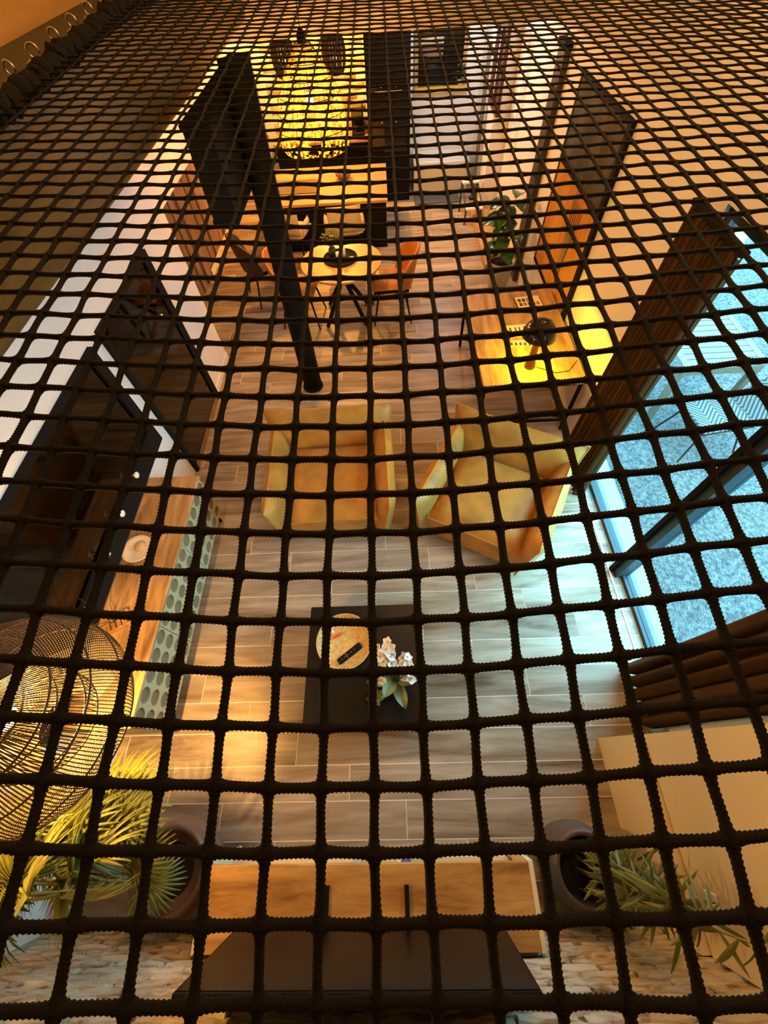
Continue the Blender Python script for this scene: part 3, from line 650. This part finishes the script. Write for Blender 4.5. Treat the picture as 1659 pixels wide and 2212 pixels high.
dchair((-1.82, 6.25, 0), PI / 2 + .5, 'dark brown chair standing between the recess and the kitchen island', mat('dark_brown_hide', (.05, .024, .012), .5))
def barchair(loc, rz, label):
    t = thing('bar_chair', label, 'bar chair', loc, rz, 'beige chairs at the island'); t.scale = (1.2, 1.15, 1.1)
    mb = cushion(.44, .42, .10, .05, 11); X = TR(0, 0, .50) @ rotx(PI / 2); mb.v = [tuple(X @ Vector(p)) for p in mb.v]; mb.build('seat', M['beige'], t, True)
    mb = cushion(.42, .34, .07, .06, 11); X = TR(0, .21, .68) @ rotx(-.1); mb.v = [tuple(X @ Vector(p)) for p in mb.v]; mb.build('backrest', M['beige'], t, True)
    for s in (-1, 1):
        mb = cushion(.30, .16, .05, .08, 9); X = TR(s * .23, .06, .58) @ rotz(PI / 2); mb.v = [tuple(X @ Vector(p)) for p in mb.v]; mb.build('armrest', M['beige'], t, True)
        for sy in (-1, 1): MB().tube([(s * .16, sy * .15, .47), (s * .20, sy * .19, 0)], [.012, .010], 7).build('leg', M['black'], t)
    MB().tube([(.185, .18, .18), (-.185, .18, .18), (-.185, -.18, .18), (.185, -.18, .18)], .008, 6, True).build('foot_ring', M['black'], t)
barchair((-.62, 7.05, 0), .12 + PI, 'beige upholstered bar chair at the island seen over the round table')
barchair((-1.46, 7.05, 0), PI - .2, 'beige upholstered bar chair half hidden by the column')
# ================================================================== KITCHEN
t = thing('kitchen_island', 'black kitchen island with a bright oak worktop', 'kitchen island', (-.9, 8.2, 0))
MB().box(-1.0, .94, -.66, .70, 0, .665).build('body', M['blackm'], t)
MB().bbox(-1.04, .965, -.69, .73, .665, .70, .004).build('worktop', M['honey'], t)
for k in range(3): MB().box(-.99 + k * .645, -.36 + k * .645, -.675, -.66, .05, .65).build('front_panel', M['black'], t)
t = thing('cooktop', 'flat brown glass cooktop on the left of the island', 'cooktop', (-1.45, 8.15, .70))
MB().bbox(-.36, .36, -.26, .26, 0, .012, .003).build('glass_plate', mat('brown_glass', (.10, .07, .03), .15), t)
for (x, y) in ((-.17, -.1), (.17, -.1), (-.17, .12), (.17, .12)): MB().lathe([(.08, .012), (.078, .0128), (.074, .0128), (.072, .012)], 24, (x, y, 0), False).build('ring', M['sand'], t)
t = thing('fruit_bowl', 'brown rounded bowl on the oak island top', 'bowl', (-.66, 8.4, .70))
MB().lathe([(.06, 0), (.12, .04), (.145, .10), (.138, .10), (.11, .045), (.001, .02)], 28).build('bowl', mat('brown_clay', (.20, .10, .04), .5, var=.2), t, True)
for k in range(4): MB().ball((.05 * math.cos(k * 1.6), .05 * math.sin(k * 1.6), .07), .04, seg=10, rings=7).build('fruit', mat('dull_fruit_%d' % k, (.28, .13 + .02 * k, .05), .5), t, True)
t = thing('kitchen_counter', 'black base cabinets with an oak worktop along the far wall', 'kitchen counter', (-1.05, 9.86, 0))
for k in range(3): 
    c = MB().box(-.90 + k * .58, -.325 + k * .58, -.25, .27, .08, .81).build('cabinet_door', M['black'], t); MB().box(-.70 + k * .58, -.50 + k * .58, -.27, -.25, .72, .735).build('handle', M['blackm'], c)
MB().box(-.90, .83, -.2, .27, 0, .08).build('plinth', M['blackm'], t)
MB().bbox(-.93, .82, -.275, .275, .81, .85, .004).build('worktop', M['honey'], t)
t = thing('backsplash', 'rough yellowish stone backsplash above the far worktop', 'backsplash', (-1.05, WB - .003, .85))
sm = mat('yellow_stone', (.62, .44, .20), .8, var=.18, scale=6, bump=.6, bscale=14)
sme = []
for k in range(4):
    q = MB(); q.grid(lambda u, v, k=k: ((u - .5) * .285, 0 if min(u, 1 - u, v, 1 - v) <= 0 else -.03 - .012 * math.sin(6 * u + k * 2) * math.cos(5 * v + k), (v - .5) * .128), 6, 4); sme.append(q.mesh('stone', sm, True))
for r_ in range(13):
    for c_ in range(6):
        x = -.80 + c_ * .29 + (.145 if r_ % 2 else 0)
        if x > .72: continue
        place('stone', sme[(r_ * 3 + c_) % 4], t, (x, 0, .07 + r_ * .13))
t = thing('tall_oven_cabinet', 'tall black cabinet block with built-in ovens beside the worktop', 'cabinet', (.145, 9.70, 0))
MB().box(-.36, .36, -.43, .44, 0, 2.515).build('carcass', M['blackm'], t)
for (z0, z1) in ((.02, .74), (1.62, 2.50)): MB().box(-.355, .355, -.447, -.43, z0, z1).build('door', M['black'], t)
for (z0, z1) in ((.75, 1.17), (1.19, 1.60)):
    o = MB().box(-.30, .30, -.450, -.43, z0, z1).build('oven', M['blackgl'], t); MB().tube([(-.22, -.485, z1 - .07), (.22, -.485, z1 - .07)], .008, 8).build('handle', M['steel'], o)
    for xx in (-.12, .12): MB().lathe([(.014, 0), (.012, .016)], 12).build('dial', M['steel'], o, loc=(xx, -.45, z1 - .022)).rotation_euler = (PI / 2, 0, 0)
t = thing('coffee_machine', 'dark coffee machine with a copper cup on the far worktop', 'coffee machine', (-.42, 9.85, .85))
MB().bbox(-.11, .11, -.12, .16, .0, .05, .01).build('drip_base', M['blackm'], t); MB().bbox(-.11, .11, .04, .17, .05, .40, .01).build('body', M['blackm'], t)
MB().bbox(-.10, .10, -.11, .05, .27, .40, .01).build('brew_head', mat('olive_metal', (.10, .10, .06), .35, .4), t); MB().tube([(-.03, -.05, .27), (-.03, -.05, .22)], .015, 8).build('spout', M['steel'], t)
MB().lathe([(.025, .05), (.038, .13), (.034, .13), (.02, .06)], 16, (-.03, -.05, 0)).build('cup', M['copper'], t, True)
# pendants
t = thing('bell_pendant', 'large woven bell pendant glowing above the dining table', 'pendant lamp', (-.70, 5.66, 1.93))
pr = [(.34, 0), (.365, .03), (.375, .09), (.37, .18), (.345, .30), (.30, .42), (.235, .54), (.16, .64), (.10, .72), (.07, .76)]
m = bpy.data.materials.new('woven_cane'); m.use_nodes = True; nt = m.node_tree; nt.nodes.clear()
out = nt.nodes.new('ShaderNodeOutputMaterial'); di = nt.nodes.new('ShaderNodeBsdfDiffuse'); di.inputs[0].default_value = (.60, .32, .07, 1); tr = nt.nodes.new('ShaderNodeBsdfTranslucent'); tr.inputs[0].default_value = (.80, .42, .07, 1)
tp = nt.nodes.new('ShaderNodeBsdfTransparent'); mx = nt.nodes.new('ShaderNodeMixShader'); mx.inputs[0].default_value = .6; mx2 = nt.nodes.new('ShaderNodeMixShader')
tc = nt.nodes.new('ShaderNodeTexCoord'); br = nt.nodes.new('ShaderNodeTexNoise'); br.inputs['Scale'].default_value = 26; br.inputs['Detail'].default_value = 3; rp = nt.nodes.new('ShaderNodeValToRGB'); rp.color_ramp.elements[0].position = .40; rp.color_ramp.elements[1].position = .52
nt.links.new(tc.outputs['Object'], br.inputs['Vector']); nt.links.new(br.outputs['Fac'], rp.inputs[0]); nt.links.new(rp.outputs[0], mx2.inputs[0])
nt.links.new(di.outputs[0], mx.inputs[1]); nt.links.new(tr.outputs[0], mx.inputs[2]); nt.links.new(tp.outputs[0], mx2.inputs[2]); nt.links.new(mx.outputs[0], mx2.inputs[1]); nt.links.new(mx2.outputs[0], out.inputs[0])
MB().lathe(pr, 48, close=False).build('shade', m, t, True)
w_ = MB()
for (rr, z) in pr[:1] + pr[2:]: w_.tube([(rr * math.cos(a), rr * math.sin(a), z) for a in [2 * PI * k / 40 for k in range(40)]], .004, 5, True)
w_.build('hoops', M['rattan'], t, True)
w_ = MB()
for k in range(36):
    a = 2 * PI * k / 36; w_.tube([((rr + .002) * math.cos(a + z * .6), (rr + .002) * math.sin(a + z * .6), z) for rr, z in pr], .0025, 4)
w_.build('canes', M['rattan'], t)
MB().ball((0, 0, .38), .035, .035, .05).build('bulb', emit('pendant_bulb', (1, .72, .25), 30), t, True)
MB().tube([(0, 0, .43), (0, 0, 1.15)], .004, 6).build('cable', M['blackm'], t)
MB().lathe([(.04, .74), (.045, .80), (.02, .84)], 16).build('canopy_cap', M['blackm'], t)
lamp('pendant_light', (0, 0, .27), 125, (1, .43, .075), .04, t)
for (x, lab) in ((-1.16, 'dark woven basket pendant hanging over the island on the column side'), (-.54, 'dark woven basket pendant hanging over the island next to the ovens')):
    t = thing('basket_pendant', lab, 'pendant lamp', (x, 7.35, 2.14), 0, 'pendants over the island')
    pp = [(.085, 0), (.11, .04), (.13, .12), (.135, .20), (.12, .28), (.08, .32)]
    for k in range(22):
        a = 2 * PI * k / 22; MB().tube([(rr * math.cos(a), rr * math.sin(a), z) for rr, z in pp], .0165, 5).build('cane', M['rattand'], t)
    w_ = MB()
    for rr, z in pp: w_.tube([(rr * math.cos(a), rr * math.sin(a), z) for a in [2 * PI * k / 24 for k in range(24)]], .009, 5, True)
    w_.build('hoops', M['rattand'], t); MB().lathe([(.085, .318), (.03, .335), (.004, .34), (.004, .38)], 16).build('cap', M['blackm'], t)
    MB().ball((0, 0, .14), .03).build('bulb', emit('basket_bulb', (1, .6, .2), 6), t, True)
    lamp('basket_light', (0, 0, .07), 45, (1, .44, .08), .03, t)
# far right corner
t = thing('cream_bench', 'low cream bench box under the far window', 'bench', (1.12, 9.85, 0))
MB().bbox(-.52, .52, -.27, .28, .0, .40, .006).build('box', M['cream'], t); MB().bbox(-.53, .53, -.285, .285, .40, .47, .02).build('cushion', M['white'], t)
t = thing('interior_window', 'small yellow framed opening onto a dark room in the far wall', 'window', (1.08, WB, 1.30))
box('dark_glass', -.40, .36, -.02, 0, .05, .95, M['blackgl'], t)
ym = mat('yellow_frame', (.72, .45, .06), .4)
box('frame_sill', -.46, .46, -.09, 0, -.02, .05, ym, t); box('frame_rail', -.46, .42, -.05, 0, .95, 1.15, ym, t); box('frame_stile', -.46, -.40, -.05, 0, .05, .95, M['oak'], t); box('frame_stile', .36, .42, -.05, 0, .05, .95, M['oak'], t)
for (x0, x1, z0, z1, mm) in ((-.36, .02, .55, .62, M['steel']), (-.36, .02, .38, .50, M['mauvepot']), (.06, .12, .05, .9, M['blackm'])): box('glazing_bar', x0, x1, -.035, -.02, z0, z1, mm, t)
t = thing('corner_plant', 'small grey green plant on the sill of the far window', 'plant', (1.42, WB - .06, 1.35))
MB().lathe([(.04, 0), (.055, .08), (.05, .08), (.001, .07)], 14).build('pot', M['greypot'], t)
for k in range(9): place('leaf', blm, t, (0, -.01, .07 + .03 * k), (.6 - 1.2 * rng.random(), 0, PI / 2 + rng.uniform(-1.3, 1.3) + (PI if k % 2 else 0)), (.35, .35, .35))
t = thing('step_stool', 'small navy step stool with white treads by the right wall', 'stool', (1.56, 8.45, 0), .06)
for s in (-1, 1):
    for (y, h_) in ((-.30, .24), (.22, .46)): MB().tube([(s * .15, y, 0), (s * .13, y + .05, h_)], .016, 6).build('leg', M['navy'], t)
    MB().tube([(s * .15, -.30, .22), (s * .13, .27, .46)], .014, 6).build('side_rail', M['navy'], t)
MB().bbox(-.15, .15, -.33, -.15, .235, .26, .004).build('tread', M['white'], t); MB().bbox(-.15, .15, .12, .34, .455, .48, .004).build('tread', M['white'], t)
t = thing('floor_mat', 'dark grey mat lying in front of the cream bench', 'mat', (1.12, 9.2, 0))
MB().bbox(-.52, .34, -.16, .30, 0, .012, .004).build('pile', M['sand'], t); 
MB().tube([(-.52, -.16, .006), (.34, -.16, .006), (.34, .30, .006), (-.52, .30, .006)], .006, 5, True).build('binding', M['blackm'], t)
# ================================================================== TV CORNER
t = thing('tv_stand', 'low wooden media cabinet with pale edges under the television', 'media cabinet', (-.2, -.68, 0))
SH = .62
MB().bbox(-.95, .87, -.20, .16, SH - .035, SH, .003).build('top', M['oakx'], t)
for (x0, x1) in ((-.965, -.95), (.87, .895)): MB().box(x0, x1, -.20, .165, .05, SH + .002).build('side_edge', M['cream'], t)
MB().box(-.95, .87, -.20, -.18, .05, SH - .035).build('back_panel', M['oakx'], t)
lo = MB(); pts = [(-.965, -.2), (.90, -.2), (.90, .04), (.83, .115), (-.965, .115)]
lo.add([(x, y, z) for z in (.16, .195) for x, y in pts], [(4, 3, 2, 1, 0), (5, 6, 7, 8, 9)] + [(i, (i + 1) % 5, (i + 1) % 5 + 5, i + 5) for i in range(5)]).build('lower_shelf', M['cream'], t)
for x in (-.9, 0, .82): MB().box(x - .02, x + .02, -.18, .10, 0, .16).build('foot', M['blackm'], t)
MB().box(-.02, .0, -.18, .1, .195, SH - .035).build('divider', M['oakx'], t)
for k, (x, w__, c, lab) in enumerate(((.00, .022, 'white', 'white spined book on the lower shelf of the media cabinet'), (.030, .05, 'blue', 'blue spined book next to the white one on the media cabinet shelf'), (.085, .055, 'sandcov', 'tan spined book standing by the blue one on the media cabinet shelf'), (-.28, .05, 'greypot', 'grey spined book standing apart on the media cabinet shelf'))):
    b_ = thing('book', lab, 'book', (-.2 + .13 + x, -.60, .195)); MB().bbox(0, w__, -.08, .035, 0, .23, .003).build('cover', M[c], b_); MB().box(.003, w__ - .003, -.075, .03, .2301, .2315).build('pages', M['paper'], b_)
t = thing('television', 'large flat black television standing on the media cabinet', 'television', (-.215, -.76, SH))
tvt = rotx(0.0)
MB().bbox(-.685, .685, -.018, .018, .05, .80, .004).build('housing', M['blackm'], t)
MB().box(-.675, .675, .018, .021, .062, .792).build('screen', M['screen'], t)
for x in (-.24, .20): f_ = MB().box(x - .012, x + .012, -.09, .15, 0, .012).build('foot', M['blackm'], t); MB().box(x - .010, x + .010, -.012, .012, .012, .06).build('foot_post', M['blackm'], f_)
# ================================================================== BIG PLANTS
t = thing('potted_palm', 'fan palm in a round mauve pot at lower left corner', 'palm', (-1.47, -.58, 0))
MB().lathe([(.15, 0), (.20, .04), (.25, .20), (.255, .34), (.235, .42), (.225, .435), (.20, .43), (.20, .38), (.001, .36)], 36).build('pot', M['mauvepot'], t, True)
MB().lathe([(.198, .37), (.001, .385)], 24, close=False).build('soil', M['soil'], t)
MB().lathe([(.05, .36), (.045, .5), (.05, .62), (.03, .70)], 12).build('trunk', M['rattand'], t)
def fan(nl, R0, spread):
    mb = MB()
    for k in range(nl):
        a = -spread / 2 + spread * k / (nl - 1); Lk = R0 * (.78 + .22 * math.cos(a * .9)) * (1 + .05 * math.sin(k * 5)); ca, sa = math.cos(a), math.sin(a)
        def lf_(u, v, ca=ca, sa=sa, Lk=Lk, k=k):
            w = (.5 - u) * 2 * Lk * .034 * (math.sin(PI * (.10 + .86 * v)) ** .8); d = v * Lk; z = .10 * Lk * math.sin(v * 2.0) - .22 * Lk * v ** 3 + .016 * (1 - abs(2 * u - 1)) * 1.0 * (1 - v) + .02 * math.sin(k * 3.3) * v
            return (d * sa + w * ca, d * ca - w * sa, z)
        mb.grid(lf_, 3, 7)
    return mb
fans = [fan(34, .40, 4.4).mesh('palm_leaf', M['palm'], True), fan(32, .46, 4.0).mesh('palm_leaf', M['palm'], True), fan(36, .36, 4.8).mesh('palm_leaf', M['palm'], True)]
for k, (px_, py_, pz_, az, tilt, sc) in enumerate(((-.42, .10, 1.00, 2.8, -.30, .95), (-.30, .26, 1.05, 2.1, -.35, .9), (-.45, .04, .95, 3.0, -.55, .9), (-.10, .28, .92, 1.7, -.3, .8), (-.02, .10, .80, .9, .15, .55), (-.30, .12, 1.25, 2.6, .35, .9), (-.12, .02, 1.15, 3.3, -1.15, 1.0), (-.34, .02, 1.25, 3.4, -1.0, 1.0), (-.05, .10, 1.30, 4.7, -1.4, 1.0), (-.28, .13, 1.05, 4.5, -1.4, .95), (-.20, .02, .95, 2.9, -.7, .95), (-.50, .05, 1.15, 2.4, -.9, 1.0), (-.12, .16, 1.05, 2.1, -.6, .85), (-.18, .34, .88, 1.75, -.45, .9), (-.40, .30, 1.20, 2.3, -.2, .9), (-.10, .0, 1.42, 2.9, -.9, 1.0), (-.25, .12, .78, 3.0, -.9, .9), (.06, .02, .78, .1, -.4, .6), (-.45, .20, .80, 2.5, -.2, .8))):
    if 2.65 < az < 3.6: py_ += .12
    p0 = Vector((0, 0, .66)); p1 = Vector((px_, py_, pz_))
    MB().tube([p0, p0 + (p1 - p0) * .5 + Vector((0, 0, .06)), p1], [.010, .007, .005], 6).build('petiole', M['cane'], t)
    place('palm_leaf', fans[k % 3], t, p1, (tilt, 0, az - PI / 2), (sc * .92, sc * .92, sc * .92))
t = thing('potted_bamboo', 'slender leafy bamboo in a dark round pot at lower right corner', 'bamboo', (1.06, -.60, 0))
MB().lathe([(.15, 0), (.20, .05), (.225, .22), (.215, .36), (.195, .42), (.185, .43), (.165, .425), (.160, .38), (.155, .24)], 36, close=False).build('pot', mat('dark_mauve_glaze', (.09, .054, .044), .45), t, True)
MB().lathe([(.155, .25), (.001, .255)], 24, close=False).build('soil', M['soil'], t)
lb = MB().grid(lambda u, v: ((2 * u - 1) * .0085 * math.sin(PI * (.06 + .92 * v)) ** .8, v * .13, -.03 * v * v + .004 * (1 - abs(2 * u - 1))), 3, 7).mesh('leaf', M['bamboo'], True)
nl_ = 0
for k in range(15):
    a = rng.uniform(-1.2, 1.3); out_ = rng.uniform(.06, .34); hg = rng.uniform(.55, 1.45)
    tip = Vector((out_ * math.cos(a), -.02 + .42 * out_ * math.sin(a) * 1.0, hg)); tip.y = max(tip.y, -.22)
    base = Vector((rng.normal(.03, .05), rng.normal(0, .05), .25))
    cur = [base + (tip - base) * q + Vector((0, 0, .18 * math.sin(PI * q))) for q in [i / 9 for i in range(10)]]
    MB().tube(cur, [.006 - .0004 * i for i in range(10)], 5).build('cane', M['cane'], t)
    for i in range(3, 10):
        for s in range(3):
            if nl_ >= 290: break
            nl_ += 1; sc = rng.uniform(.7, 1.35)
            place('leaf', lb, t, cur[i], (rng.uniform(-.7, .5), rng.uniform(-.4, .4), rng.uniform(0, 6.28)), (sc, sc, sc))
# ================================================================== RATTAN LAMP
t = thing('rattan_pendant', 'big round rattan lamp glowing above the sideboard end', 'pendant lamp', (-1.74, .17, 1.62))
RX, RZ = .47, .33
w_ = MB()
prof = [(RX * math.cos(q), RZ * math.sin(q)) for q in [-1.25 + 2.5 * k / 14 for k in range(15)]]
for k in range(190):
    a = 2 * PI * k / 190; w_.tube([(rr * math.cos(a), rr * math.sin(a), z) for rr, z in prof], .0026, 4, cap=False)
ro = w_.build('ribs', M['rattan'], t); ro['kind'] = 'stuff'
for q in (-1.25, -.8, -.35, .1, .5, .85, 1.25):
    rr, z = RX * math.cos(q), RZ * math.sin(q); MB().tube([(rr * math.cos(a), rr * math.sin(a), z) for a in [2 * PI * k / 60 for k in range(60)]], .005, 6, True).build('hoop', M['rattan'], t, True)
w_ = MB(); pi_ = [(.13, .30), (.17, .20), (.22, .08), (.25, -.06), (.23, -.18)]
for k in range(64):
    a = 2 * PI * k / 64; w_.tube([(rr * math.cos(a), rr * math.sin(a), z) for rr, z in pi_], .0032, 4, cap=False)
io = w_.build('inner_ribs', M['rattand'], t); io['kind'] = 'stuff'
for (rr, z) in pi_: MB().tube([(rr * math.cos(a), rr * math.sin(a), z) for a in [2 * PI * k / 48 for k in range(48)]], .005, 6, True).build('inner_hoop', M['rattan'], t, True)
MB().ball((0, 0, .10), .06).build('bulb', emit('rattan_bulb', (1, .66, .2), 60), t, True)
MB().lathe([(.03, .15), (.03, .22), (.006, .24)], 12).build('socket', M['blackm'], t); MB().tube([(0, 0, .22), (0, 0, .88)], .004, 6).build('cable', M['blackm'], t)
lamp('rattan_light', (0, 0, -.01), 185, (1, .52, .13), .04, t)
# ================================================================== GARDEN FURNITURE
t = thing('garden_table', 'pale slatted wooden table standing on the gravel outside', 'garden table', (3.42, 3.76, -.05))
for k in range(9): MB().box(-.36, .36, -.40 + k * .09, -.40 + k * .09 + .078, .74, .765).build('slat', M['outwood'], t)
for x in (-.42, .36): MB().box(x, x + .065, -.42, .42, .73, .768).build('side_rail', M['outwood'], t)
for y in (-.43, .41): MB().box(-.40, .40, y, y + .02, .66, .74).build('apron', mat('tan_wood', (.085, .062, .037), .6), t)
for sx in (-1, 1):
    for sy in (-1, 1): MB().box(sx * .38 - .03, sx * .38 + .03, sy * .38 - .03, sy * .38 + .03, 0, .73).build('leg', bpy.data.materials['tan_wood'], t)
m, nt, b = nodes('zigzag_weave'); b.inputs['Roughness'].default_value = .8
tc = nt.nodes.new('ShaderNodeTexCoord'); sx = nt.nodes.new('ShaderNodeSeparateXYZ'); ab = nt.nodes.new('ShaderNodeMath'); ab.operation = 'PINGPONG'; ab.inputs[1].default_value = .14
ad = nt.nodes.new('ShaderNodeMath'); ad.operation = 'ADD'; ml = nt.nodes.new('ShaderNodeMath'); ml.operation = 'MULTIPLY'; ml.inputs[1].default_value = 20; fr = nt.nodes.new('ShaderNodeMath'); fr.operation = 'FRACT'; gt = nt.nodes.new('ShaderNodeMath'); gt.operation = 'GREATER_THAN'; gt.inputs[1].default_value = .45
mx = nt.nodes.new('ShaderNodeMix'); mx.data_type = 'RGBA'; mx.inputs[6].default_value = (.01, .018, .02, 1); mx.inputs[7].default_value = (.12, .12, .115, 1)
nt.links.new(tc.outputs['Object'], sx.inputs[0]); nt.links.new(sx.outputs[0], ab.inputs[0]); nt.links.new(ab.outputs[0], ad.inputs[0]); nt.links.new(sx.outputs[1], ad.inputs[1]); nt.links.new(ad.outputs[0], ml.inputs[0]); nt.links.new(ml.outputs[0], fr.inputs[0]); nt.links.new(fr.outputs[0], gt.inputs[0]); nt.links.new(gt.outputs[0], mx.inputs[0]); nt.links.new(mx.outputs[2], b.inputs['Base Color'])
zm = m
t = thing('garden_chair', 'black wire garden chair with a zigzag woven seat on the gravel', 'garden chair', (3.40, 3.02, -.05), .15)
MB().bbox(-.27, .27, -.24, .22, .40, .43, .01).build('seat', zm, t)
bk_ = MB().bbox(-.25, .25, -.20, .20, -.012, .012, .006).build('backrest', zm, t, loc=(.40, -.02, .52)); bk_.rotation_euler = (0, -.75, 0)
for (x, y) in ((-.26, -.22), (.26, -.22), (-.26, .20), (.26, .20)): MB().tube([(x * .8, y * .8, .40), (x, y, .2), (x * 1.25, y * 1.2, 0)], .010, 6).build('leg', M['black'], t)
MB().tube([(-.27, -.24, .395), (.27, -.24, .395), (.27, .22, .395), (-.27, .22, .395)], .011, 6, True).build('seat_frame', M['black'], t)
# ================================================================== LOFT FILL LAMP (added overhead, out of view) 
t = thing('loft_fill_lamp', 'plain globe fill lamp added under the loft ceiling', 'lamp', (.6, 2.6, 5.4))
MB().tube([(0, 0, 0), (0, 0, -.35)], .006, 6).build('cable', M['blackm'], t); MB().ball((0, 0, -.50), .15, seg=20, rings=14).build('globe', emit('globe_glow', (1, .62, .26), 3), t, True)
lamp('loft_fill_light', (0, 0, -.70), 190, (1, .52, .17), .15, t)

for (x, y_, pw, cl, lab) in ((1.15, 8.9, 45, (.92, .97, 1.0), 'small round fill light added in the kitchen ceiling over the bench'), (1.15, 7.4, 16, (.95, .97, 1.0), 'small round fill light added in the kitchen ceiling over the walkway'), (-1.0, 9.35, 330, (1, .43, .075), 'small round fill light added in the kitchen ceiling over the worktop')):  # added ceiling lights, out of view, brightening the kitchen end
    t = thing('fill_downlight', lab, 'fill_downlight', (x, y_, SLABZ0), 0, 'added kitchen ceiling fill lights')
    MB().lathe([(.055, 0), (.055, -.008), (.042, -.010), (.040, 0)], 20, close=False).build('ring', M['steel'], t)
    MB().lathe([(.040, -.004), (.001, -.004)], 16, close=False).build('lens', emit('fill_downlight_lens', cl, 10), t)
    lamp('fill_downlight_source', (0, 0, -.05), pw, cl, .04, t)

# added fill strip hidden under the loft edge, cooling the left wall
t = thing('led_fill_strip', 'slim cool white fill strip added under the loft edge on the left', 'light strip', (-1.75, 3.6, EDGEZ0))
MB().box(-.02, .02, -3.2, 3.2, -.012, -.0005).build('channel', M['steel'], t)
MB().box(-.014, .014, -3.19, 3.19, -.016, -.0125).build('diffuser', emit('strip_glow', (.60, .85, 1.0), 15), t)
